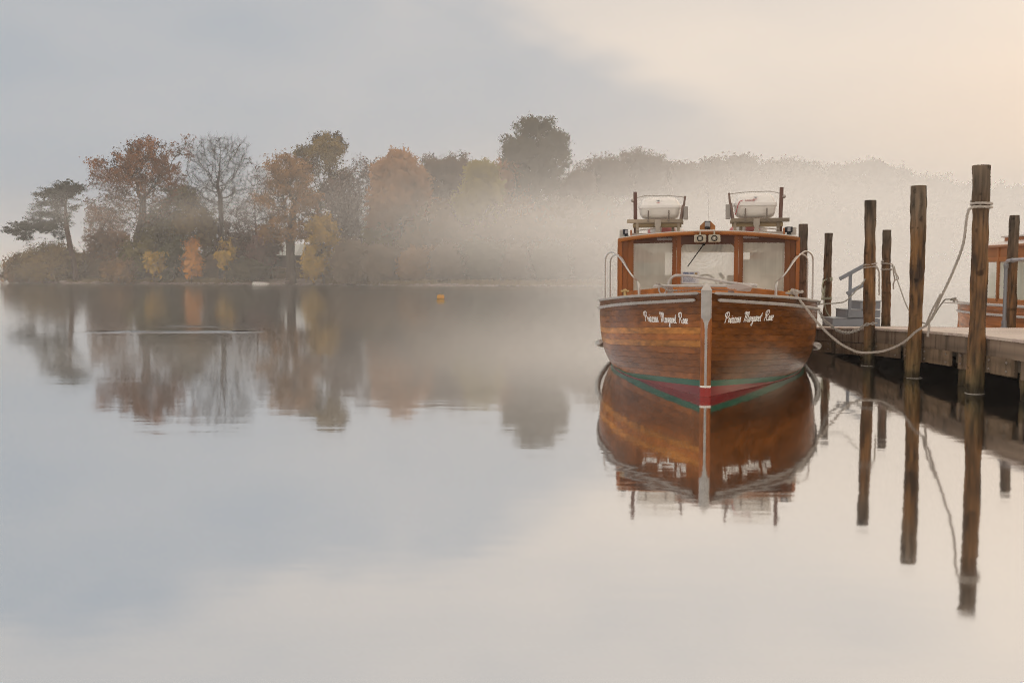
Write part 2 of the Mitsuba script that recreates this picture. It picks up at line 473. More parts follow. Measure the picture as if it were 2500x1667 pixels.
C = f'{L}__cabin'
posts = [(-1.36, -1.315, 1.1), (-1.31, -1.225, .85), (-1.222, -1.14, 1.0), (-.535, -.47, .85), (-.466, -.40, 1.1), (.41, .476, 1.15), (.48, .545, .8), (1.165, 1.245, .85), (1.249, 1.325, .75), (1.33, 1.375, 1.1)]
for i, (a, b, tn) in enumerate(posts):
    q = [(a, 1.15), (b, 1.15), (b, float(roof_z(b)) - .05), (a, float(roof_z(a)) - .05)]
    d = .03 if i in (0, 9) else .0
    V, F = prism([(x, z) for x, z in q], CU - .02 - d, CU + .06, 0)
    V = V[:, [0, 1, 2]]
    put(num(f'{C}__post'), (V, F), 'm_varnish', wood_fn(np.array([.30, .098, .020]) * tn, 50 + i, 2), False, house)
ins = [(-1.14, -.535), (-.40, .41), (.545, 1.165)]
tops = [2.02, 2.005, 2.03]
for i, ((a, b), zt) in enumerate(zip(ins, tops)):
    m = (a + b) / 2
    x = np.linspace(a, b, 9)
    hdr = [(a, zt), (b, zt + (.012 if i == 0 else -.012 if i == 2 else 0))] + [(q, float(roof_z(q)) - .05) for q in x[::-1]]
    put(num(f'{C}__header'), prism(hdr, CU - .012, CU + .05, 0), 'm_varnish', wood_fn(np.array([.105, .034, .014]), 63 + i, 1), False, house)  # header wood darkened to paint in the shade under the roof edge
    put(num(f'{C}__sill'), box((CU - .025, a, 1.15), (CU + .05, b, 1.272)), 'm_varnish', wood_fn((.28, .09, .02), 67 + i, 1), False, house)
    g = np.array([[CU + .03, a, 1.272], [CU + .03, b, 1.272], [CU + .03, b, zt + .012], [CU + .03, a, zt + .012]])
    k = num(f'{C}__window')
    scene[k] = mikit.ply((g, np.array([[0, 1, 2], [0, 2, 3]]))if 0 else (house(g), np.array([[0, 1, 2], [0, 2, 3]])), 'm_fogged')
# rounded corner pieces of the middle window
for s, x in ((1, -.40), (-1, .41)):
    arc = [(x, 2.006), (x + s * .07, 2.006)] + [(x + s * (.07 - .07 * math.sin(t)), 2.006 - .07 + .07 * math.cos(t)) for t in np.linspace(0, PI / 2, 7)[1:]]
    put(num(f'{C}__corner'), prism(arc, CU + .0, CU + .028, 0), 'm_varnish', (.22, .08, .024), False, house)
# dark gaps (shut lines, hinges)
put(f'{C}__hinge', [box((CU - .028, -.472, 1.80), (CU - .012, -.464, 1.92), .002), box((CU - .028, .474, 1.80), (CU - .012, .482, 1.92), .002)], 'm_steel', (.5, .42, .3), False, house)
put(f'{C}__latch', [box((CU - .04, -1.20, 1.56), (CU - .018, -1.17, 1.60), .003), box((CU - .04, 1.20, 1.59), (CU - .018, 1.23, 1.63), .003)], 'm_steel', (.25, .2, .15), False, house)
# side walls, with window openings, and the back
for side in (-1, 1):
    x0, x1 = (side * 1.36, side * 1.395)
    pr = []
    pr.append(box((CU + .05, x0, 1.0), (11.5, x1, 1.42)))
    pr.append(box((CU + .05, x0, 1.98), (11.5, x1, 2.10)))
    for j in range(9):
        uu = CU + .05 + j * 1.05
        pr.append(box((uu, x0 + .001 * side, 1.42), (uu + .10, x1 + .002 * side, 1.98)))
    put(num(f'{C}__side_wall'), pr, 'm_varnish', wood_fn((.33, .12, .03), 80 + side, 0), False, house)
    for j in range(8):
        uu = CU + .05 + j * 1.05
        g = np.array([[uu + .1, side * 1.378, 1.42], [uu + 1.05, side * 1.378, 1.42], [uu + 1.05, side * 1.378, 1.98], [uu + .1, side * 1.378, 1.98]])
        scene[num(f'{C}__side_window')] = mikit.ply((house(g), np.array([[0, 1, 2], [0, 2, 3]])), 'm_glass')
put(f'{C}__rear_wall', [box((11.5, -1.39, 1.0), (11.56, 1.39, 1.3)), box((11.5, -1.39, 1.3), (11.56, -1.0, 2.1)), box((11.5, 1.0, 1.3), (11.56, 1.39, 2.1))], 'm_varnish', WOOD, False, house)
put(f'{C}__ceiling', box((CU + .08, -1.33, 2.055), (11.5, 1.33, 2.065), .002), 'm_matte', (.72, .73, .68), False, house)
put(f'{C}__floor', box((CU + .06, -1.35, .82), (11.5, 1.35, .86)), 'm_matte', (.35, .33, .30), False, house)
put(f'{C}__dashboard', [box((CU + .08, -1.3, 1.2), (CU + .5, 1.3, 1.255), .01)], 'm_matte', (.45, .43, .38), False, house)
put(f'{C}__cupboard', [box((5.4, -1.3, .86), (5.5, -.75, 1.75)), box((5.4, .62, .86), (5.5, 1.3, 1.8))], 'm_matte', (.55, .56, .5), False, house)
th = np.linspace(0, 2 * PI, 33)
put(f'{C}__steering_wheel', tube(np.stack([CU + .36 + 0 * th, -.02 + .17 * np.cos(th), 1.36 + .17 * np.sin(th)], 1), .013, 8), 'm_matte', (.06, .04, .03), True, house)
for q in (4.0, 4.9, 5.9, 6.9):
    for x in (-.8, .8):
        put(num(f'{C}__seat_back'), box((q, x - .42, .9), (q + .09, x + .42, 1.52), .03), 'm_matte', (.20, .12, .07), False, house)
put(f'{C}__steering_column', [tube([(CU + .3, .22, 1.25), (CU + .32, .22, 1.42)], .03, 10), tube([(CU + .32, .21, 1.5), (CU + .32, .25, 1.53)], .055, 12), box((CU + .2, .18, 1.25), (CU + .4, .34, 1.30))], 'm_matte', (.12, .12, .13), False, house)
put(f'{C}__ceiling_console', [box((CU + .05, -.15, 1.90), (CU + .35, .24, 2.04), .02), box((CU + .04, .16, 1.93), (CU + .16, .25, 2.0), .02)], 'm_matte', (.07, .065, .065), False, house)
put(f'{L}__wiper', [tube([(CU - .03, -.055, 2.0), (CU - .045, -.295, 1.66)], .0075, 6), box((CU - .04, -.075, 1.985), (CU, -.035, 2.02), .006)], 'm_matte', (.03, .03, .03), False, house)
# roof
v = np.linspace(-1.335, 1.335, 41)
ur = np.linspace(2.72, 11.9, 20)
RP = np.array([[[q, x, float(roof_z(x)) - .012 * max(0, (2.95 - q) / .23)] for x in v] for q in ur])
put(f'{L}__roof', [grid(RP), grid(RP - np.array([0, 0, .045]))], 'm_paint', speckle((.42, .385, .36), .25, 5), True, house)
fr = np.stack([np.full(41, 2.715), v, roof_z(v) - .036], -1)
put(f'{L}__roof__edge_moulding', [tube(fr, .03, 10)] + [tube([(2.72, s * 1.335, float(roof_z(1.335)) - .036), (11.9, s * 1.335, float(roof_z(1.335)) - .036)], .03, 10) for s in (-1, 1)], 'm_varnish', wood_fn((.36, .135, .035), 19, 1), True, house)
put(f'{L}__roof__edge_trim', [tube(fr + np.array([.0, 0, .026]), .014, 8)], 'm_paint', (.50, .47, .44), True, house)
put(f'{L}__roof__underside', grid(np.stack([np.stack([np.full(41, q), v * .985, roof_z(v) - .066], -1) for q in (2.73, 3.02)], 0)), 'm_varnish', (.11, .04, .016), True, house)

# hand rails by the side decks (two tubes each side)
for s in (-1, 1):
    for k in (0, 1):
        o = .055 * k; du = .25 * k
        pts = [(2.93 + du, s * (1.58 - o), 1.10), (2.93 + du, s * (1.58 - o), 1.5), (2.92 + du, s * (1.575 - o), 1.78 - .02 * k), (2.88 + du, s * (1.53 - o), 1.86 - .03 * k), (2.80 + du, s * (1.46 - o), 1.885 - .035 * k), (2.68 + du, s * (1.38 - o * .9), 1.845 - .04 * k),
               (2.18 + du * .5, s * (1.08 + o * .2), 1.50), (2.25 + du * .4, s * (1.02), 1.43), (2.21 + du * .3, s * (1.005 - o * .2), 1.37), (2.21 + du * .3, s * (1.0 - o * .2), 1.20)]
        put(num(f'{L}__handrail'), tube(smooth_path(pts, 60), .0125, 10), 'm_steel', (.62, .60, .58), True, house)

# horn loudspeakers under the roof edge
for x in (-.108, .104):
    k = num(f'{L}__loudspeaker')
    put(k, [box((2.60, x - .09, 2.02), (2.66, x + .09, 2.135), .014), box((2.655, x - .05, 2.045), (2.80, x + .05, 2.11), .02), box((2.66, x - .012, 2.13), (2.72, x + .012, 2.20), .003)], 'm_paint', (.44, .41, .33), False, house)
    put(f'{k}__horn', lathe([(.045, .0), (.047, -.012), (.036, -.014), (.030, .018), (.0, .018)], 24, (2.598, x, 2.082), 'x'), 'm_matte', (.022, .02, .02), True, house)
    put(f'{k}__cone', lathe([(.0, -.012), (.016, -.008), (.019, .01), (.0, .012)], 16, (2.592, x, 2.079), 'x'), 'm_paint', (.55, .55, .5), True, house)
put(f'{L}__loudspeaker_bracket', [box((2.66, -.205, 2.175), (2.74, .205, 2.186), .003)], 'm_varnish', (.30, .12, .05), False, house)
# grey plates with white catches over the side windows
for x, z in ((-.655, 2.085), (.655, 2.105)):
    k = num(f'{L}__window_vent')
    put(k, box((CU - .032, x - .115, z - .018), (CU - .010, x + .115, z + .022), .004), 'm_galv', speckle((.34, .31, .31), .3, 30), False, house)
    put(f'{k}__catch', tube([(CU - .06, x - .02, z + .056), (CU - .07, x + .0, z + .064), (CU - .05, x + .03, z + .052)], .009, 8), 'm_paint', (.75, .74, .72), True, house)
# lamps on the roof
k = f'{L}__mast_lamp_board'
put(k, prism([(-.118, 2.225), (.118, 2.225), (.118, 2.285), (.05, 2.352), (-.05, 2.352), (-.118, 2.285)], 2.95, 2.972, 0), 'm_varnish', wood_fn((.42, .17, .045), 14, 1), False, house)
put(f'{k}__lamp', [box((2.90, -.042, 2.235), (2.95, .042, 2.27), .01), box((2.89, -.045, 2.343), (2.95, .045, 2.356), .006)], 'm_matte', (.03, .03, .032), False, house)
put(f'{k}__lens', lathe([(.0, 2.27), (.036, 2.27), (.040, 2.28), (.040, 2.335), (.036, 2.344), (.0, 2.344)], 16, (2.915, 0, 0)), 'm_paint', (.30, .31, .33), True, house)
for s, x, dz in ((-1, -1.245, 0.0), (1, 1.215, .012)):
    k = num(f'{L}__side_lamp')
    z0 = float(roof_z(x)) + .01 + dz
    put(k, [box((2.90, x - .055, z0 + .03), (2.98, x + .02 if s < 0 else x + .055, z0 + .115), .008), box((2.92, x - .03, z0 - .01), (2.98, x + .03, z0 + .03), .008)], 'm_matte', (.035, .038, .045), False, house)
    put(f'{k}__lens', box((2.885, x - .022, z0 + .045), (2.90, x + .022, z0 + .10), .006), 'm_paint', (.33, .33, .36), False, house)
    put(f'{k}__bracket', box((2.90, x - s * .058, z0 - .02), (2.99, x - s * .082, z0 + .10), .004), 'm_varnish', (.36, .13, .05), False, house)
    put(f'{k}__screen', box((2.98, x + s * .02, z0 - .01), (2.986, x + s * .115, z0 + .11), .002), 'm_paint', (.50, .47, .43), False, house)
put(f'{L}__aerial', tube([(6.0, 0.02, 2.2), (6.0, 0.0, 3.05)], .003, 6), 'm_matte', (.5, .49, .47), False, house)
# bollards on the foredeck
for x in (-1.135, 1.15):
    k = num(f'{L}__bollard')
    put(k, [lathe([(.045, 1.20), (.045, 1.235), (.022, 1.25), (.020, 1.315), (.03, 1.325), (.03, 1.345), (.0, 1.355)], 16, (1.35, x, -.02)), tube([(1.35, x - .058, 1.30), (1.35, x + .058, 1.30)], .016, 10)], 'm_steel', (.50, .36, .17), True, boat)

# lettering on both bows: one stroke hand-lettered script
GLYPH = {
    'P': (1.25, [[(.55, 1.95), (.35, 1.2), (.12, .05)], [(.15, 1.15), (-.1, 1.45), (.1, 1.9), (.6, 2.05), (1.1, 1.9), (1.15, 1.45), (.85, 1.05), (.45, 1.0)]]),
    'M': (1.75, [[(-.1, 1.5), (.1, 1.95), (.4, 1.9), (.35, 1.2), (.15, .05)], [(.3, 1.0), (.7, 1.85), (.85, 1.95), (.85, 1.2), (.7, .1)], [(.8, .9), (1.2, 1.8), (1.4, 1.95), (1.4, 1.2), (1.25, .3), (1.4, .05), (1.65, .25)]]),
    'R': (1.5, [[(.55, 1.95), (.35, 1.2), (.12, .05)], [(.1, 1.15), (-.1, 1.5), (.15, 1.95), (.65, 2.05), (1.1, 1.9), (1.1, 1.45), (.8, 1.1), (.45, 1.02)], [(.6, 1.05), (.85, .5), (1.1, .08), (1.4, .25)]]),
    'r': (.62, [[(0, .1), (.2, .95), (.28, .8), (.5, .85), (.45, .3), (.62, .1)]]),
    'i': (.42, [[(0, .1), (.2, .95), (.14, .25), (.25, .03), (.42, .15)], [(.27, 1.28), (.32, 1.4)]]),
    'n': (.85, [[(0, .95), (.1, .9), (.05, .05)], [(.08, .6), (.35, .98), (.5, .9), (.45, .25), (.55, .03), (.85, .15)]]),
    'c': (.62, [[(.52, .8), (.35, .98), (.1, .75), (.05, .3), (.2, .03), (.62, .18)]]),
    'e': (.62, [[(.08, .45), (.45, .65), (.42, .95), (.2, .92), (.05, .45), (.2, .03), (.62, .18)]]),
    's': (.62, [[(0, .1), (.35, 1.0), (.42, .55), (.4, .1), (.15, .05)], [(.4, .1), (.62, .2)]]),
    'a': (.78, [[(.5, .85), (.3, .98), (.08, .6), (.1, .1), (.3, .08), (.5, .8)], [(.55, .95), (.48, .25), (.58, .03), (.78, .15)]]),
    'g': (.78, [[(.5, .85), (.3, .98), (.08, .6), (.1, .15), (.3, .1), (.5, .8)], [(.55, .95), (.45, -.3), (.25, -.75), (.0, -.6), (.3, -.15), (.78, .2)]]),
    't': (.5, [[(.3, 1.6), (.15, .3), (.25, .03), (.5, .15)], [(.02, 1.05), (.5, 1.1)]]),
    'o': (.68, [[(.3, .98), (.08, .65), (.1, .12), (.35, .08), (.5, .45), (.3, .95)], [(.45, .8), (.68, .75)]]),
    ' ': (1.05, []),
}


def lettering(side):
    text = 'Princess Margaret Rose'
    total = sum(GLYPH[c][0] for c in text)
    # arc length along the bow at the height of the lettering
    wl = np.linspace(.02, 1.6, 400); q = hull_pt(wl, .95 + 0 * wl); s = np.r_[0, np.cumsum(np.linalg.norm(np.diff(q, axis=0), axis=1))]
    near, far = np.interp(.225, q[:, 1], s), np.interp(.81 if side < 0 else .86, q[:, 1], s)
    Vs, Fs, x = [], [], 0.0
    size = .069

    def onhull(X, Y):
        f = X / total
        S = far + (near - far) * f if side < 0 else near + (far - near) * f
        zbase = .905 + .010 * f if side < 0 else .925 + .010 * f
        P = hull_off(np.interp(S, s, wl), zbase + Y * size, .0045); P[..., 1] *= side
        return P
    for c in text:
        for st in GLYPH[c][1]:
            st = np.array(st, float); st[:, 0] += .10 * st[:, 1]
            st = smooth_path(st, 18); st[:, 0] += x
            t = np.gradient(st, axis=0); t /= np.linalg.norm(t, axis=1, keepdims=True) + 1e-9
            nn = np.stack([-t[:, 1], t[:, 0]], 1)
            wd_ = (.070 + .050 * np.abs(t[:, 1]))[:, None]
            a, b = st + nn * wd_, st - nn * wd_
            P = np.stack([onhull(a[:, 0], a[:, 1]), onhull(b[:, 0], b[:, 1])], 1)
            Vs.append(grid(P))
        x += GLYPH[c][0]
    return merge(Vs)


for side in (-1, 1):
    put(num(f'{L}__hull__name_lettering'), lettering(side), 'm_paint', (.80, .79, .77), False, boat)
tag(L, 'varnished wooden passenger launch with white bow lettering, facing the viewer, moored left of the pier', 'boat')

# anchor and its chain on the foredeck
GREY = speckle((.50, .48, .47), .35, 25, 2)
A = 'anchor'
put(f'{A}__shank', tube(smooth_path([(1.20, -.72, 1.375), (1.0, -.3, 1.385), (.9, .2, 1.385), (.85, .55, 1.385)], 30), .019, 10), 'm_paint', GREY, True, boat)
put(f'{A}__stock', tube(smooth_path([(1.12, -.52, 1.34), (1.12, -.515, 1.42), (1.12, -.48, 1.49), (1.10, -.42, 1.525), (1.05, -.32, 1.525), (1.0, .0, 1.485), (.95, .3, 1.43), (.9, .60, 1.395), (.9, .66, 1.39)], 50), np.interp(np.arange(50), [0, 44, 45, 49], [.018, .018, .024, .022]), 10), 'm_paint', GREY, True, boat)
fl = trimesh.convex.convex_hull(np.array([[.83, .24, 1.375], [.80, .40, 1.43], [.84, .58, 1.395], [.80, .60, 1.37], [.78, .36, 1.32], [.84, .57, 1.31], [.90, .40, 1.36], [.90, .56, 1.35]]))
put(f'{A}__fluke', (np.array(fl.vertices), np.array(fl.faces)), 'm_paint', speckle((.42, .36, .34), .4, 12), False, boat)
th = np.linspace(0, 2 * PI, 30)
put(f'{A}__ring', tube(np.stack([1.16 + 0 * th, -.60 + .05 * np.cos(th), 1.33 + .06 * np.sin(th)], 1), .009, 8), 'm_paint', GREY, True, boat)
put(f'{A}__chock', box((1.05, -.53, 1.27), (1.2, -.46, 1.36)), 'm_matte', (.30, .22, .2), False, boat)
put(f'{A}__chock_001', box((.82, .28, 1.27), (.94, .36, 1.32)), 'm_matte', (.30, .22, .2), False, boat)
tag(A, 'pale grey stock anchor lying across the foredeck behind the stem head', 'anchor')


def chain(pts, pitch=.045, r=.0065, wide=.014):
    P = np.asarray(pts, float)
    Lc = np.linalg.norm(np.diff(P, axis=0), axis=1).sum()
    n = max(3, int(Lc / pitch)); Q = smooth_path(P, n + 1)
    out = []
    th = np.linspace(0, 2 * PI, 13)
    for i in range(n):
        t = Q[i + 1] - Q[i]; l = np.linalg.norm(t); t /= l
        a = np.cross(t, (0, 0, 1.0)); a /= np.linalg.norm(a) + 1e-9
        if i % 2: a = np.cross(t, a)
        c = (Q[i] + Q[i + 1]) / 2
        out.append(tube(c + np.outer(np.cos(th) * (l * .5 + r * 1.6), t) + np.outer(np.sin(th) * wide, a), r, 5))
    return merge(out)


put('anchor_chain', chain(boat(np.array([(1.16, -.68, 1.42), (1.14, -.64, 1.40), (1.08, -.58, 1.36), (.98, -.50, 1.315), (.86, -.38, 1.325), (.62, -.22, 1.34), (.3, -.10, 1.35), (.0, -.06, 1.35)])), .036, .006, .012), 'm_galv', (.40, .36, .33), True)
tag('anchor_chain', 'rusty grey chain running from the anchor ring to the stem head', 'chain')

# notice fixed to the wheelhouse glass
k = 'notice_sheet'
put(k, box((CU + .020, -.385, 1.395), (CU + .024, -.12, 1.585), .0005), 'm_paint', (.70, .74, .78), False, house)
lines = [box((CU + .0185, -.365, 1.415 + i * .0125), (CU + .0197, -.165 - .02 * ((i * 7) % 3), 1.421 + i * .0125), .0002) for i in range(9)]
put(f'{k}__print', lines + [box((CU + .0185, -.365, 1.535), (CU + .0197, -.28, 1.57), .0002), box((CU + .0185, -.265, 1.54), (CU + .0197, -.2, 1.565), .0002)], 'm_paint', (.14, .20, .36), False, house)
put(f'{k}__stamp', box((CU + .0182, -.185, 1.535), (CU + .0196, -.145, 1.565), .0002), 'm_paint', (.35, .26, .12), False, house)
tag(k, 'white and blue printed notice fixed in the lower left corner of the middle window', 'notice')


# life rafts in their cradles on the roof
def raft(cu, cv, z0, w, h, dpt, cord):
    k = num('life_raft')
    lay = [(.0, .60), (.015, .72), (.08, .87), (.2, .95), (.40, .975), (.50, .985)]
    lay2 = [(.60, .985), (.66, .955), (.80, .90), (.90, .82), (.965, .70), (.995, .5), (1.0, .0)]

    def loft(rows):
        th = np.linspace(0, 2 * PI, 49); e = .42
        x = np.sign(np.cos(th)) * np.abs(np.cos(th)) ** e; y = np.sign(np.sin(th)) * np.abs(np.sin(th)) ** e
        return grid(np.array([np.stack([cu + y * dpt / 2 * (q if q else 0), cv + x * w / 2 * q, z0 + h * t + 0 * x], -1) for t, q in rows]))
    put(f'{k}__lower_shell', loft([(.0, .0)] + lay), 'm_paint', speckle((.72, .70, .66), .06, 8), True, house)
    put(f'{k}__upper_shell', loft(lay2), 'm_paint', speckle((.86, .86, .85), .04, 8), True, house)
    put(f'{k}__rim', loft([(.47, .97), (.475, 1.02), (.50, 1.035), (.60, 1.03), (.63, 1.01), (.635, .95)]), 'm_paint', (.80, .795, .78), True, house)
    # small chevron badge and red line of print
    uf = cu - dpt / 2 * .955 - .006; zb = z0 + h * .80; x = cv + (.0 if cord else -.02)
    put(f'{k}__badge', [beam((uf, x - .028, zb + .014), (uf, x, zb - .002), .003, .009, .001), beam((uf, x, zb - .002), (uf, x + .028, zb + .014), .003, .009, .001), box((uf, x - .006, zb + .006), (uf + .003, x + .006, zb + .014), .001)], 'm_paint', (.05, .06, .12), False, house)
    put(f'{k}__badge_print', [box((uf, x - .026 + i * .014, zb - .03), (uf + .003, x - .016 + i * .014, zb - .018), .001) for i in range(4)], 'm_paint', (.55, .25, .25), False, house)
    if cord:
        P = np.array([(uf - .005, cv - .05, z0 + h * .70), (uf - .01, cv - .2, z0 + h * .70), (uf - .005, cv - .245, z0 + h * .66), (uf - .015, cv - .28, z0 + h * .5), (uf - .01, cv - .30, z0 + h * .28), (uf + .0, cv - .325, z0 + h * .1)])
        put(f'{k}__painter_cord', tube(smooth_path(P[1:], 40), .0055, 6), 'm_matte', (.42, .03, .05), True, house)
        put(f'{k}__release', [box((uf - .012, cv - .17, z0 + h * .68), (uf, cv - .03, z0 + h * .715), .003), box((uf - .014, cv - .045, z0 + h * .67), (uf, cv - .015, z0 + h * .75), .003)], 'm_paint', (.45, .22, .22), False, house)
    tag(k, 'white life raft canister with a red cord, on the right of the launch roof' if cord else 'white life raft canister without a cord, on the left of the launch roof', 'life raft', 'life raft canisters on the launch roof')
    # cradle: s = +1 leans its tall post to the right
    s = 1 if cord else -1
    k = num('raft_cradle'); b = z0
    wv = wood_fn((.32, .27, .21), 8 + s, 1)
    ru = cu - dpt / 2 - .02; X = lambda t: cv + s * t
    zr = float(roof_z(cv)) + .01
    put(f'{k}__upper_beam', [box((ru - .02, X(-.39), b - .075), (ru + .05, X(.54), b - .012), .006), box((cu + dpt / 2, X(-.39), b - .075), (cu + dpt / 2 + .06, X(.42), b - .012), .006)], 'm_matte', wv, False, house)
    put(f'{k}__lower_beam', box((ru + .02, X(-.37), b - .15), (ru + .09, X(.44), b - .082), .006), 'm_matte', wood_fn((.26, .2, .12), 3 + s, 1), False, house)
    put(f'{k}__tall_post', beam((ru + .11, X(.40), zr), (ru + .12, X(.415), b + h + .09), .05, .06, .004, (0, 1, 0)), 'm_matte', speckle((.17, .10, .085), .3, 10), False, house)
    put(num(f'{k}__short_post'), beam((ru + .09, X(-.37), b - .05), (ru + .10, X(-.425), b + h + .01), .026, .035, .004, (0, 1, 0)), 'm_matte', speckle((.22, .16, .14), .3, 10), False, house)
    put(num(f'{k}__short_post'), beam((ru + .02, X(-.35), b - .02), (ru + .02, X(-.39), b + h * .6), .03, .035, .004, (0, 1, 0)), 'm_matte', speckle((.22, .16, .14), .3, 10), False, house)
    put(f'{k}__release_box', box((ru + .05, X(-.40), b - .02), (ru + .13, X(-.475), b + h * .55), .005), 'm_galv', (.38, .36, .34), False, house)
    put(num(f'{k}__leg'), [box((ru, X(.34), zr - .02), (ru + .04, X(.39), b - .06), .004)], 'm_matte', wv, False, house)
    put(num(f'{k}__leg'), [box((ru, X(-.30), zr - .02), (ru + .04, X(-.345), b - .06), .004)], 'm_matte', wv, False, house)
    put(num(f'{k}__leg'), [box((ru + .1, X(-.20), zr - .02), (ru + .14, X(-.25), b - .06), .004)], 'm_matte', wv, False, house)
    m = X(.02)
    put(f'{k}__hinge_plate', prism([(m - .05, b - .02), (m + .05, b - .02), (m + .052, b - .12), (m + .03, b - .175), (m + .05, b - .23), (m - .05, b - .23), (m - .03, b - .175), (m - .052, b - .12)], ru - .045, ru - .022, 0), 'm_galv', speckle((.42, .38, .33), .3, 14), False, house)
    for t in (-.17, .17):
        q = X(t + .01)
        put(num(f'{k}__strap'), [box((ru - .016, q - .011, b - .03), (ru - .004, q + .011, b + h * .37), .002), box((ru - .03, q - .016, b - .055), (ru - .016, q + .016, b - .022), .004)], 'm_galv', (.20, .17, .15), False, house)
    put(f'{k}__brace', tube([(ru - .02, X(.38), b - .20), (ru - .02, X(.02), b - .165)], .009, 8), 'm_galv', (.40, .36, .32), True, house)
    put(f'{k}__lashing', tube(smooth_path([(ru + .1, X(.41), b + h * .95), (ru + .1, X(.2), b + h + .025), (ru + .1, X(-.1), b + h + .02), (ru + .1, X(-.42), b + h * .97)], 30), .006, 6), 'm_matte', (.35, .32, .29), True, house)
    put(f'{k}__cleat', lathe([(.0, -.012), (.028, -.01), (.03, .012), (.0, .012)], 14, (ru + .10, X(.455), b + h * .85), 'x'), 'm_steel', (.4, .36, .33), True, house)
    put(f'{k}__base_board', box((ru - .03, X(-.28), zr - .04), (ru + .03, X(.48), zr + .05), .006), 'm_matte', speckle((.33, .29, .26), .35, 12), False, house)
    tag(k, f'weathered timber and metal cradle under the {"right hand" if s > 0 else "left hand"} life raft canister on the launch roof', 'cradle', 'cradles of the life rafts')
    # a red and white ring lies on the roof behind the cradle
    k = num('lifebuoy')
    th = np.linspace(0, 2 * PI, 49)
    ring = tube(np.stack([cu + .45 + .26 * np.cos(th), cv - s * .08 + .26 * np.sin(th), zr + .11 + 0 * th], 1), .055, 12)
    def rcol(V):
        a = np.arctan2(V[:, 1] - (cv - s * .08), V[:, 0] - (cu + .45))
        return np.where((np.cos(4 * a + .8) > .2)[:, None], [.60, .20, .19], [.75, .74, .72])
    put(k, ring, 'm_paint', rcol, True, house)
    tag(k, f'red and white lifebuoy lying on the launch roof behind the {"right" if s > 0 else "left"} life raft cradle', 'lifebuoy', 'lifebuoys on the launch roof')


raft(4.45, -.80, 2.475, .70, .365, .50, False)
raft(4.25, .765, 2.465, .68, .40, .50, True)

# ---------------------------------------------------------------- the pier
DZ_D = [2, 12.7, 14.6, 16.4, 19.3, 23.7]
DZ_Z = [.86, .752, .708, .645, .495, .29]


def deck_z(y): return np.interp(y, DZ_D, DZ_Z)


def pier_wood(base, seed, axis=1, stain=.5):
    k = np.array([9., 9., 9.]); k[axis] = .7
    base = np.asarray(base, float)

    def f(V):
        g = fbm(V + seed, k, 3, seed % 50); d = fbm(V + seed * 2, [6, 6, 1.2], 3, seed % 40 + 2)
        st = fbm(V + seed, [22, 22, .8], 3, seed % 30 + 1)
        return base * (1 + 1.3 * (g - .5))[:, None] * (1 - stain * sstep(.52, .75, d))[:, None] * (1 - .55 * sstep(.55, .75, st))[:, None]
    return f


rd = np.random.default_rng(11)
y = 2.4
PIER = 'wooden_pier'
i = 0
while y < 23.5:
    w = .142
    za, zb = float(deck_z(y)), float(deck_z(y + w))
    V, F = box((6.09 + rd.uniform(-.008, .008), y, -.038), (9.05 + rd.uniform(-.01, .01), y + w, 0), .004)
    V[:, 2] += np.interp(V[:, 1], [y, y + w], [za, zb]) + rd.uniform(-.002, .002)
    put(num(f'{PIER}__deck_plank'), (V, F), 'm_wet', np.array([.56, .48, .43]) * rd.uniform(.8, 1.1) * np.array([1, rd.uniform(.97, 1.03), rd.uniform(.95, 1.03)]))
    y += w + .007; i += 1


def side_board(y0, y1, x, dz0, dz1, th, base, seed, n=14):
    """an upright board that follows the slope of the deck"""
    ys = np.linspace(y0, y1, n); zt = deck_z(ys)
    P = np.array([[[x, q, z - dz0], [x, q, z - dz0 * .7 - dz1 * .3], [x, q, z - dz0 * .3 - dz1 * .7], [x, q, z - dz1], [x + th, q, z - dz1], [x + th, q, z - dz0], [x, q, z - dz0]] for q, z in zip(ys, zt)])
    V, F = grid(P)
    e0, e1 = P[0, [0, 3, 4, 5]], P[-1, [0, 3, 4, 5]]
    caps = (np.vstack([e0, e1]), np.array([[0, 1, 2], [0, 2, 3], [4, 6, 5], [4, 7, 6]]))
    return [(V, F), caps]


fas = [2.4, 4.5, 6.6, 8.8, 11.05, 12.7, 14.6, 16.5, 18.7, 21.0, 23.5]
for j in range(len(fas) - 1):
    put(num(f'{PIER}__fascia_board'), side_board(fas[j] + .006, fas[j + 1] - .006, 6.125, .042, .262, .06, 0, j, 60), 'm_matte', pier_wood((.235, .178, .135), 30 + j))
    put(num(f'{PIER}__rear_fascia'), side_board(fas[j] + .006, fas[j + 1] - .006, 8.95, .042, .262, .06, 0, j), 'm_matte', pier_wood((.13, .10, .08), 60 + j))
put(f'{PIER}__end_board', box((6.19, 23.44, float(deck_z(23.45)) - .26), (8.94, 23.5, float(deck_z(23.45)) - .042)), 'm_matte', pier_wood((.13, .10, .08), 91, 0))


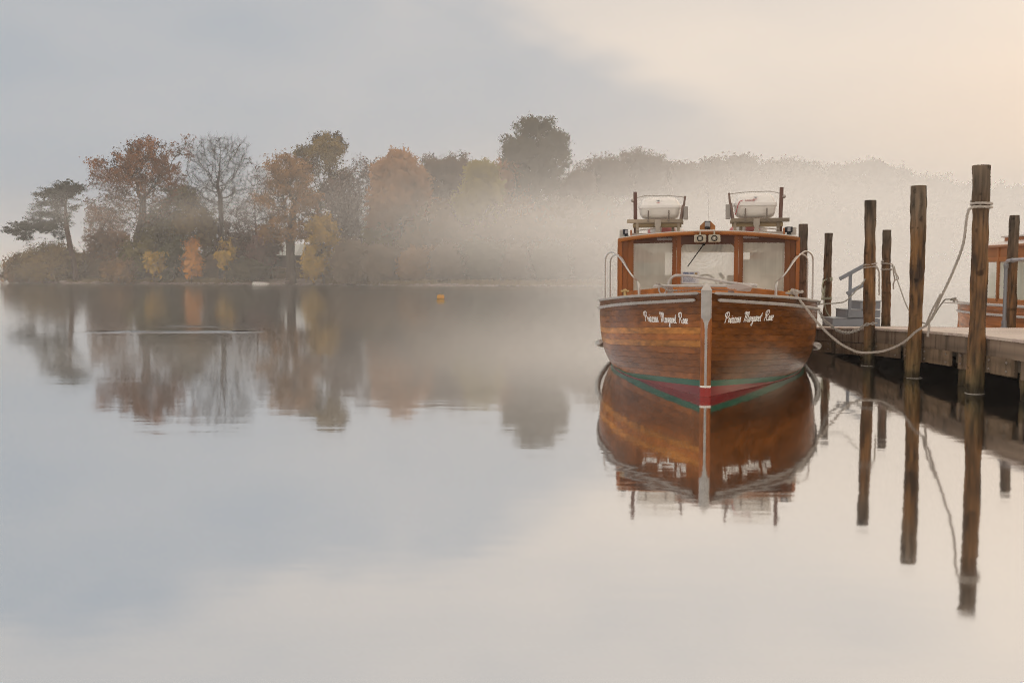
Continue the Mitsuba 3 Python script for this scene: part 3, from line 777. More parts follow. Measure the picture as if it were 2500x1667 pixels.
def pile(cx, cy, r, z0, z1, seed, lean=(0, 0), tw=.01, n=28, m=90, topround=.03):
    rng = np.random.default_rng(seed)
    z = np.r_[np.linspace(z0, z1 - topround, m), z1 - topround * .45, z1 - topround * .1, z1, z1]
    th = np.linspace(0, 2 * PI, n + 1)
    bend = smooth_noise(rng, m + 4, 5) * tw
    bend2 = smooth_noise(rng, m + 4, 5) * tw
    rad = r * (1 + .05 * smooth_noise(rng, m + 4, 9) + .03 * smooth_noise(rng, m + 4, 25))
    rad[-4:] = rad[-5]; rad[-3] *= .985; rad[-2] *= .90; rad[-1] = rad[-2] * .8
    rad = np.append(rad, 0.0); z = np.append(z, z1); bend = np.append(bend, bend[-1]); bend2 = np.append(bend2, bend2[-1])
    h = (z - z0) / (z1 - z0)
    P = np.stack([cx + bend[:, None] + lean[0] * h[:, None] + rad[:, None] * np.cos(th), cy + bend2[:, None] + lean[1] * h[:, None] + rad[:, None] * np.sin(th), z[:, None] + 0 * th], -1)
    off = (fbm(P * np.array([1, 1, .22]) + seed, 22, 3, seed) - .5) * .026
    off[:, -1] = off[:, 0]
    d = P - np.stack([cx + bend + lean[0] * h, cy + bend2 + lean[1] * h, z], -1)[:, None]
    P = P + d / (np.linalg.norm(d, axis=-1, keepdims=True) + 1e-9) * off[..., None] * (rad > 0)[:, None, None]
    return grid(P)


def smooth_noise(rng, n, k):
    return np.interp(np.linspace(0, 1, n), np.linspace(0, 1, k), rng.normal(0, 1, k))


def pile_col(seed, z1, warm=1.0):
    def f(V):
        g = fbm(V + seed, [16, 16, 1.6], 4, seed); g2 = fbm(V + seed * 3, [45, 45, 3.5], 2, seed + 5); b = fbm(V + seed, [3.5, 3.5, 2.2], 3, seed + 1); kn = fbm(V + seed, [11, 11, 9], 3, seed + 2)
        c = mixc(np.array([.055, .035, .023]), np.array([.285 * warm, .150 * warm, .062]), np.clip(.44 + 1.5 * (g - .5) + 1.2 * (b - .5) + 1.0 * (g2 - .5), 0, 1))
        ck = fbm(V + seed * 5, [38, 38, 1.1], 2, seed + 8)
        c = c * (1 - .55 * sstep(.70, .80, ck))[:, None]
        c = c * (1 - .6 * sstep(.66, .76, kn))[:, None]
        gr = sstep(z1 - 1.1, z1 - .1, V[:, 2] + .8 * (b - .5))           # greyer, weathered heads
        c = mixc_arr(c, c.mean(1, keepdims=True) * np.array([.95, .86, .72]), .75 * gr)
        al = sstep(.75, .05, V[:, 2] + .5 * (b - .5))                    # algae towards the water
        c = mixc_arr(c, c.mean(1, keepdims=True) * np.array([1.0, .97, .50]) * .85, .7 * al)
        c = c * (1 - .5 * sstep(.16, .06, V[:, 2] + .06 * (g - .5)))[:, None]                   # wet foot
        return c
    return f


POSTS = [  # x, y, r, top, warm, dx, label
    (6.0, 12.68, .103, 2.93, 1.0, .0, 'tallest and nearest mooring post, rope looped round its upper part'),
    (6.0, 14.6, .104, 2.84, 1.12, .0, 'bare tall brown mooring post second from the near end of the pier'),
    (6.0, 16.52, .092, 2.77, 1.0, .0, 'mooring post in front of the grey steps with a rope tied at mid height'),
    (7.60, 23.72, .092, 2.52, .85, .0, 'short mooring post between the launch and the grey steps, two ropes round it'),
    (6.78, 23.0, .10, 2.70, .72, .0, 'dark mooring post just behind the right side of the launch cabin'),
    (8.70, 22.9, .104, 2.56, .9, .0, 'mooring post right of the grey steps with knotted rope tails hanging'),
    (9.26, 18.25, .092, 2.62, 1.0, .0, 'mooring post behind the galvanised handrail in front of the second launch'),
]
for j, (x, y, r, zt, wm, _, lb) in enumerate(POSTS):
    k = num('mooring_post')
    put(k, pile(x, y, r, -1.0, zt, 100 + j, lean=(.012 if j in (0,) else -.004, 0), tw=.012, n=72 if j < 3 else 40, m=260 if j < 3 else 150), 'm_matte', pile_col(7 + j, zt, wm), True)
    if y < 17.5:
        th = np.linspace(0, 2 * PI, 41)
        put(f'{k}__painted_glint_ring', tube(np.stack([x + (r + .012) * np.cos(th), y + (r + .012) * np.sin(th), .003 + 0 * th], 1), .0035, 6), 'm_paint', (.45, .43, .41), True)  # pale ring painted as the glint where water meets the post
    tag(k, lb, 'post', 'tall mooring posts along the pier')
# short bearing posts, walings and bolts under the deck
SP = [3.2, 5.2, 7.2, 9.2, 11.1, 11.95, 13.62, 15.5, 17.5, 19.0, 20.8, 22.6]
for j, y in enumerate(SP):
    put(num(f'{PIER}__short_post'), pile(6.30, y, .085, -1.0, float(deck_z(y)) - .27, 200 + j, n=24, m=40), 'm_matte', pile_col(50 + j, 3.0), True)
    put(num(f'{PIER}__short_post'), pile(8.7, y, .085, -1.0, float(deck_z(y)) - .27, 230 + j, n=16, m=20), 'm_matte', pile_col(70 + j, 3.0), True)
    put(num(f'{PIER}__cheek_board'), box((6.195, y - .10, float(deck_z(y)) - .50), (6.225, y - .03, float(deck_z(y)) - .264), .004), 'm_matte', pier_wood((.20, .15, .11), 140 + j))
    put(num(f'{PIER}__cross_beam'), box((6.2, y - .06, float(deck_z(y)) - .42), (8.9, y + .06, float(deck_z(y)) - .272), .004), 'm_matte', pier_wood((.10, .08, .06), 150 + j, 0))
for j, (a, b, off) in enumerate([(3.3, 5.1, 0), (5.3, 7.1, 0), (7.3, 9.1, 0), (9.3, 11.0, 0), (11.98, 12.62, 0), (12.0, 12.6, .05), (13.68, 14.58, 0), (12.74, 13.52, .05), (15.5, 16.5, 0), (14.7, 15.4, .05), (17.0, 18.6, .03), (18.9, 20.6, .03)]):
    k = num(f'{PIER}__waling')
    put(k, side_board(a, b, 6.105 + off, .255 + .02 * (off > 0), .465 + .02 * (off > 0), .045, 0, j, 30), 'm_matte', pier_wood((.20, .145, .098), 160 + j))
    for t in (.09, b - a - .10):
        for dz in (.305, .415):
            zz_ = float(deck_z(b - t)) - dz
            put(num(f'{k}__bolt'), lathe([(.016, 0), (.016, -.012), (.008, -.016), (.0, -.016)], 6, (6.104 + off, b - t, zz_), 'x'), 'm_galv', (.30, .27, .25))
# boarded wall added under the middle of the deck, near black for the shade
for j in range(35):
    y0 = 2.4 + j * .6
    put(num(f'{PIER}__added_dark_board'), box((7.35, y0, -.8), (7.40, y0 + .585, float(deck_z(y0 + .6)) - .05), .004), 'm_matte', np.array([.010, .009, .008]) * rd.uniform(.7, 1.3))
tag(PIER, 'wooden pier with a pale plank deck sloping down past the moored launch', 'pier')

# boarding steps, blue grey, on the far end of the deck
ST = 'boarding_steps'
sy, sz = 22.45, float(deck_z(22.45))
BLUE = speckle((.25, .29, .345), .18, 5)
sx0 = 7.33
for j in range(3):
    x0 = sx0 + .315 * j
    put(num(f'{ST}__riser_box'), box((x0, sy, sz + .0), (sx0 + 1.09 - .002 * j, sy + .75 - .003 * j, sz + .195 * (j + 1) - .022) if j == 0 else (sx0 + 1.09 - .002 * j, sy + .75 - .003 * j, sz + .195 * (j + 1) - .022), .004) if j == 0 else box((x0, sy + .002 * j, sz + .195 * j + .001), (sx0 + 1.09 - .002 * j, sy + .75 - .003 * j, sz + .195 * (j + 1) - .022), .004), 'm_paint', BLUE)
    put(num(f'{ST}__tread'), box((x0 - .012, sy - .012, sz + .195 * (j + 1) - .021), (x0 + .33 if j < 2 else sx0 + 1.10, sy + .76, sz + .195 * (j + 1)), .004), 'm_paint', speckle((.34, .38, .42), .15, 5))
put(f'{ST}__newel', box((sx0 + .335, sy - .05, sz + .195), (sx0 + .405, sy - .013, sz + 1.22), .004), 'm_paint', BLUE)
put(f'{ST}__top_rail', beam((sx0 + .11, sy - .075, sz + 1.08), (sx0 + .86, sy - .075, sz + 1.494), .045, .085), 'm_paint', BLUE)
put(f'{ST}__mid_rail', beam((sx0 + .28, sy - .075, sz + .745), (sx0 + .86, sy - .075, sz + 1.055), .035, .085), 'm_paint', BLUE)
tag(ST, 'blue grey painted boarding steps with a sloping handrail on the far end of the pier', 'steps')

# galvanised handrail on the rear edge of the deck
hz = float(deck_z(17.2))
HR = 'pipe_handrail'
put(f'{HR}__upright', tube([(8.62, 17.2, hz), (8.62, 17.2, hz + 1.13)], .030, 16), 'm_galv', speckle((.27, .29, .33), .35, 20), True)
put(f'{HR}__top_rail', tube(smooth_path([(8.62, 17.2, hz + 1.13), (8.622, 17.17, hz + 1.165), (8.64, 17.1, hz + 1.175), (8.9, 16.0, hz + 1.21), (9.0, 14.5, hz + 1.27)], 40), .030, 16), 'm_galv', speckle((.46, .47, .50), .35, 20), True)
put(f'{HR}__elbow', [lathe([(.0, -.04), (.040, -.038), (.042, .02), (.034, .04), (.0, .04)], 16, (8.62, 17.2, hz + 1.08)), lathe([(.0, -.03), (.040, -.028), (.042, .02), (.0, .03)], 16, (8.66, 17.05, hz + 1.176), 'y')], 'm_galv', (.30, .31, .34), True)
put(f'{HR}__foot', [lathe([(.055, .0), (.055, .015), (.043, .02), (.043, .12), (.036, .13), (.0, .13)], 16, (8.62, 17.2, hz)), lathe([(.0, -.02), (.013, -.02), (.013, .0)], 8, (8.575, 17.17, hz + .08), 'x')], 'm_galv', (.25, .26, .29), True)
tag(HR, 'galvanised pipe handrail standing on the deck at the right edge', 'handrail')

# ---------------------------------------------------------------- ropes and the mooring chain
ROPE = speckle((.42, .385, .35), .3, 40, 4)
GROPE = speckle((.30, .29, .26), .3, 40, 4)


def wrap(cx, cy, r, z, turns=2, dz=.035, tilt=.02, a0=0.0):
    t = np.linspace(0, turns * 2 * PI, int(turns * 28))
    return np.stack([cx + r * np.cos(t + a0), cy + r * np.sin(t + a0), z + dz * t / (2 * PI) + tilt * np.cos(t + a0)], 1)


bol = boat(np.array([[1.35, 1.15, 1.30]]))[0]
k = num('mooring_rope')
main = [bol + (.02, -.05, .02), (3.81, 13.4, 1.332), (3.96, 13.45, 1.158), (4.27, 13.75, 0.874), (4.64, 14.2, 0.627), (5.0, 14.6, 0.449), (5.31, 14.8, 0.36), (5.54, 14.8, 0.372), (5.72, 14.65, 0.457), (5.84, 14.5, 0.577), (5.88, 14.3, 0.704), (5.93, 14.0, 0.841), (5.89, 13.5, 1.235), (5.87, 13.1, 1.599), (5.85, 12.8, 1.945), (5.82, 12.62, 2.35), (5.87, 12.58, 2.395), (5.95, 12.555, 2.40)]
put(f'{k}__line', rope(main, .0165), 'm_matte', ROPE, True)
put(f'{k}__tail', [rope([(5.93, 13.98, 0.851), (5.929, 13.95, 0.8), (5.917, 13.95, 0.713), (5.911, 13.95, 0.655)], .016), rope([(5.912, 14.02, 0.808), (5.857, 13.62, 1.113), (5.862, 13.45, 1.27)], .0135)], 'm_matte', ROPE, True)
put(f'{k}__post_loop', [rope(wrap(6.01, 12.68, .122, 2.385, 1.9, .045, -.012, PI), .0155)], 'm_matte', ROPE, True)
put(f'{k}__bollard_turns', [rope(boat(np.array([[1.35 + .04 * math.cos(t), 1.15 + .045 * math.cos(t * .5) + .04 * math.sin(t), 1.265 + .012 * t / PI] for t in np.linspace(0, 5 * PI, 60)])), .014), rope(boat(np.array([(1.35, 1.12, 1.29), (1.25, 1.2, 1.31), (1.2, 1.24, 1.30), (1.15, 1.27, 1.31)])), .018)], 'm_matte', ROPE, True)
tag(k, 'pale rope sagging from the launch bow to the tallest post', 'rope', 'mooring ropes')

k = num('mooring_rope')
gq = boat(np.array([[2.6, 1.66, 1.14]]))[0]
put(f'{k}__line', rope([gq, gq + (.12, .45, -.06), (5.05, 15.9, 1.06), (5.40, 16.1, 1.08), (5.75, 16.35, 1.31), (5.90, 16.45, 1.46)], .0105), 'm_matte', GROPE, True)
put(f'{k}__post_loop', rope(wrap(6.0, 16.52, .105, 1.63, 2, .045, .006), .012), 'm_matte', ROPE, True)
put(f'{k}__tail', rope([(6.10, 16.47, 1.66), (6.13, 16.45, 1.55), (6.135, 16.45, 1.3), (6.14, 16.45, 1.19)], .013), 'm_matte', ROPE, True)
tag(k, 'thin rope dipping from the launch rail to the post in front of the grey steps', 'rope', 'mooring ropes')

k = num('mooring_rope')
put(f'{k}__post_loop', [rope(wrap(7.60, 23.72, .105, 1.36, 3, .028, .01), .014), rope(wrap(7.60, 23.72, .105, .92, 2, .03, .004), .013)], 'm_matte', speckle((.33, .34, .26), .3, 40), True)
put(f'{k}__line', [rope([(7.50, 23.62, 1.40), (7.38, 23.4, 1.30), (7.34, 23.3, 1.12), (7.42, 23.5, 1.10), (7.5, 23.6, 1.25), (7.48, 23.6, .95)], .014), rope([(7.40, 23.4, 1.13), (7.22, 22.9, 1.02), (7.18, 22.8, .95)], .016),
                        rope([(7.48, 23.6, 1.0), (7.50, 23.5, .70), (7.62, 23.4, .48), (7.75, 23.35, .37)], .012)], 'm_matte', speckle((.33, .34, .26), .3, 40), True)
tag(k, 'knotted rope wound twice round the short post left of the grey steps', 'rope', 'mooring ropes')

k = num('mooring_rope')
put(f'{k}__post_loop', [rope(wrap(8.70, 22.9, .118, 1.74, 1.6, .05, -.02), .013), rope(wrap(8.70, 22.9, .118, 1.64, 1.2, .01, 0), .013)], 'm_matte', ROPE, True)
put(f'{k}__tail', [rope([(8.82, 22.85, 1.76), (8.83, 22.8, 1.55), (8.86, 22.8, 1.42), (8.83, 22.8, 1.30), (8.84, 22.8, 1.19)], .015), rope([(8.84, 22.8, 1.72), (8.88, 22.78, 1.55), (8.93, 22.75, 1.44), (8.85, 22.75, 1.40)], .013)], 'm_matte', ROPE, True)
put(f'{k}__line', rope([(8.82, 22.85, 1.74), (8.534, 22.0, 1.623), (7.875, 20, 1.283), (6.885, 17, 0.898), (6.146, 14.75, 0.825), (5.961, 14.08, 0.828)], .011), 'm_matte', GROPE, True)
tag(k, 'thin rope with hanging tails running down from the post right of the grey steps', 'rope', 'mooring ropes')

gq = boat(np.array([[3.0, 1.70, .97]]))[0]
put('mooring_chain', chain([gq, gq + (.12, .15, -.14), (5.05, 15.7, .76), (5.3, 15.9, .62), (5.52, 16.1, .585), (5.75, 16.3, .62), (5.92, 16.42, .70), (6.0, 16.40, .715), (6.1, 16.44, .725)], .05, .009, .019), 'm_galv', (.42, .40, .38), True)
tag('mooring_chain', 'galvanised chain hanging between the launch side and a pier post', 'chain')

# ---------------------------------------------------------------- the second launch, behind the pier
L2 = 'passenger_launch_001'
YE = 22.85


def hull2(y, z, top=.90):
    t = np.clip((YE - y) / 2.0, 0, 1)
    return 10.0 + .35 * (1 - t) ** 2 + .10 * (1 - np.clip(z / top, -1, 1))


ys = np.linspace(12.0, YE, 60)
LT = lambda tone, sd: wood_fn(np.array(tone), sd, 1)
zed = [(-.4, .05), (.05, .155), (.157, .26), (.262, .365), (.367, .47), (.472, .575), (.577, .70), (.705, .795), (.797, .888)]
for j, (a, b) in enumerate(zed):
    rows = np.linspace(a, b, 4)
    P = np.array([[[hull2(min(q, YE), z), q + (.10 * (1 - z / .9) if q == ys[-1] else 0), z] for z in rows] for q in ys])
    E = np.array([[[x, YE + .10 * (1 - z / .9), z] for z in rows] for x in np.linspace(float(hull2(YE, .5)), 13.2, 8)])
    put(num(f'{L2}__hull__plank'), [grid(P), grid(E)], 'm_varnish', LT(np.array([.44, .165, .055]) * rd.uniform(.85, 1.15) if j else (.05, .02, .02), 300 + j), False)
put(f'{L2}__deck', box((10.0, 12, .87), (13.2, YE - .02, .893)), 'm_paint', (.55, .52, .5))
put(num(f'{L2}__deck_edge'), tube(np.array([[float(hull2(q, .9)) - .005, q, .905] for q in ys]), .026, 10), 'm_paint', speckle((.55, .53, .52), .2, 10), True)
put(num(f'{L2}__deck_edge'), tube(np.array([[float(hull2(q, .72)) - .02, q, .70] for q in ys]), .026, 10), 'm_paint', speckle((.52, .50, .49), .2, 10), True)
CX = 10.36; YC = 21.78
put(f'{L2}__cabin', [box((CX, 12, .89), (CX + .05, YC, 1.015)), box((CX, 12, 1.80), (CX + .05, YC, 1.885)), box((CX + .012, 12, 1.885), (CX + .05, YC, 2.09)), box((CX, 12, 2.09), (CX + .05, YC, 2.135)), box((CX - .012, 12, 1.875), (CX, YC, 1.90))], 'm_varnish', LT((.45, .18, .06), 320))
put(f'{L2}__cabin__end_wall', [box((CX + .05, YC - .05, .89), (12.8, YC, 1.05)), box((CX + .05, YC - .05, 1.8), (12.8, YC, 2.12)), box((12.0, YC - .05, 1.05), (12.8, YC, 1.8))], 'm_varnish', LT((.34, .13, .045), 321))
py = [YC - .05, 21.02, 20.40, 19.75, 19.1, 18.4, 17.6, 16.8]
for j, q in enumerate(py):
    put(num(f'{L2}__cabin__pillar'), box((CX - .014, q - .035, .96), (CX + .052, q + .035, 2.11)), 'm_varnish', wood_fn((.38, .15, .05), 330 + j, 2))
    if j:
        g = np.array([[CX + .03, py[j] + .03, 1.01], [CX + .03, py[j - 1] - .03, 1.01], [CX + .03, py[j - 1] - .03, 1.805], [CX + .03, py[j] + .03, 1.805]])
        scene[num(f'{L2}__cabin__window')] = mikit.ply((g, np.array([[0, 1, 2], [0, 2, 3]])), 'm_fogged')
put(f'{L2}__cabin__pale_backing', box((CX + .35, 12, 1.0), (CX + .36, YC - .2, 1.8)), 'm_matte', (.62, .72, .65))  # pale green sheet put in for the mist reflected in the panes
rx = np.linspace(0, 1, 17)
ry = np.r_[12, np.linspace(15, YC + .10, 10)]
RZ = lambda t, q: 2.145 + .24 * (1 - (2 * t - 1) ** 2) * (1 if q < YC - .6 else 1 - .35 * (q - YC + .6) / .7)
put(f'{L2}__roof', [grid(np.array([[[CX - .07 + 2.5 * t, q, RZ(t, q)] for t in rx] for q in ry])), grid(np.array([[[CX - .07 + 2.5 * t, q, RZ(t, q) - .03] for t in rx] for q in ry]))], 'm_paint', speckle((.60, .56, .53), .15, 6), True)
put(num(f'{L2}__roof__edge'), [tube([(CX - .07, 12, 2.13), (CX - .07, YC + .1, 2.13)], .028, 10)], 'm_varnish', (.40, .18, .08), True)
put(f'{L2}__roof__raised_hatch', [box((CX + .25, 12, 2.19), (CX + .32, YC - .5, 2.32)), box((CX + .32, YC - .56, 2.2), (12.3, YC - .5, 2.36))], 'm_varnish', LT((.37, .14, .05), 350))
put(f'{L2}__roof__hatch_top', box((CX + .20, 12, 2.321), (12.4, YC - .45, 2.355)), 'm_paint', (.58, .53, .5))
put(f'{L2}__cleat', [box((10.12, YE - .32, .93), (10.22, YE - .12, .955), .008), box((10.15, YE - .25, .9), (10.19, YE - .2, .94))], 'm_steel', (.5, .48, .45))
tag(L2, 'second wooden launch with pale green windows, cut off by the right edge', 'boat')
k = num('mooring_rope')
put(k, [rope([(10.15, YE - .2, .96), (10.02, YE - .15, .96), (9.97, YE - .1, .90), (9.85, YE - .1, .72), (9.72, YE - .1, .48)], .015), rope(wrap(10.16, YE - .22, .05, .945, 3, .015, .01), .013)], 'm_matte', GROPE, True)
tag(k, 'short rope dropping from the far end of the second launch', 'rope', 'mooring ropes')

# ---------------------------------------------------------------- buoy
k = 'buoy'
put(f'{k}__float', lathe([(.0, -.22), (.17, -.215), (.205, -.18), (.21, 0), (.205, .18), (.17, .215), (.0, .22)], 24, (-4.35, 60, .06), 'x'), 'm_paint', lambda V: np.where((V[:, 2] > .06)[:, None], [.44, .21, .012], [.14, .09, .02]), True)
put(f'{k}__handle', tube(smooth_path([(-4.44, 60, .26), (-4.44, 60, .31), (-4.35, 60, .33), (-4.26, 60, .31), (-4.26, 60, .26)], 20), .015, 8), 'm_matte', (.2, .14, .05), True)
tag(k, 'small yellow buoy floating alone on the open water', 'buoy')
# ---------------------------------------------------------------- the wood: branches grow towards points spread through each crown
PAL = {  # leaf colours: two ends of a mix
    'olive_brown': ((.15, .100, .040), (.070, .053, .026)), 'brown': ((.16, .090, .040), (.075, .047, .026)), 'pine': ((.022, .030, .020), (.012, .018, .013)),
    'pink': ((.21, .122, .078), (.12, .074, .054)), 'rust': ((.20, .084, .036), (.085, .046, .028)), 'olive': ((.115, .095, .030), (.058, .053, .020)),
    'bark': ((.06, .045, .04), (.05, .04, .035)), 'purple': ((.10, .066, .058), (.075, .05, .045)), 'tan': ((.23, .128, .055), (.125, .072, .036)),
    'olive_gold': ((.17, .118, .034), (.085, .064, .024)), 'peach': ((.27, .142, .068), (.165, .092, .050)), 'greybrown': ((.115, .080, .056), (.070, .052, .038)),
    'yellowgreen': ((.20, .160, .042), (.105, .092, .030)), 'greengrey': ((.072, .062, .034), (.040, .037, .024)), 'orange': ((.42, .19, .045), (.22, .10, .030)),
    'gold': ((.30, .190, .036), (.165, .110, .027)), 'darkgreen': ((.052, .054, .022), (.028, .032, .016)), 'purplebrown': ((.098, .058, .046), (.064, .043, .037)),
    'plum': ((.10, .050, .045), (.066, .038, .036)), 'darkolive': ((.052, .045, .024), (.032, .029, .017)), 'greybrown2': ((.105, .076, .050), (.062, .048, .034)), 'greygreen': ((.082, .078, .050), (.050, .050, .034))}
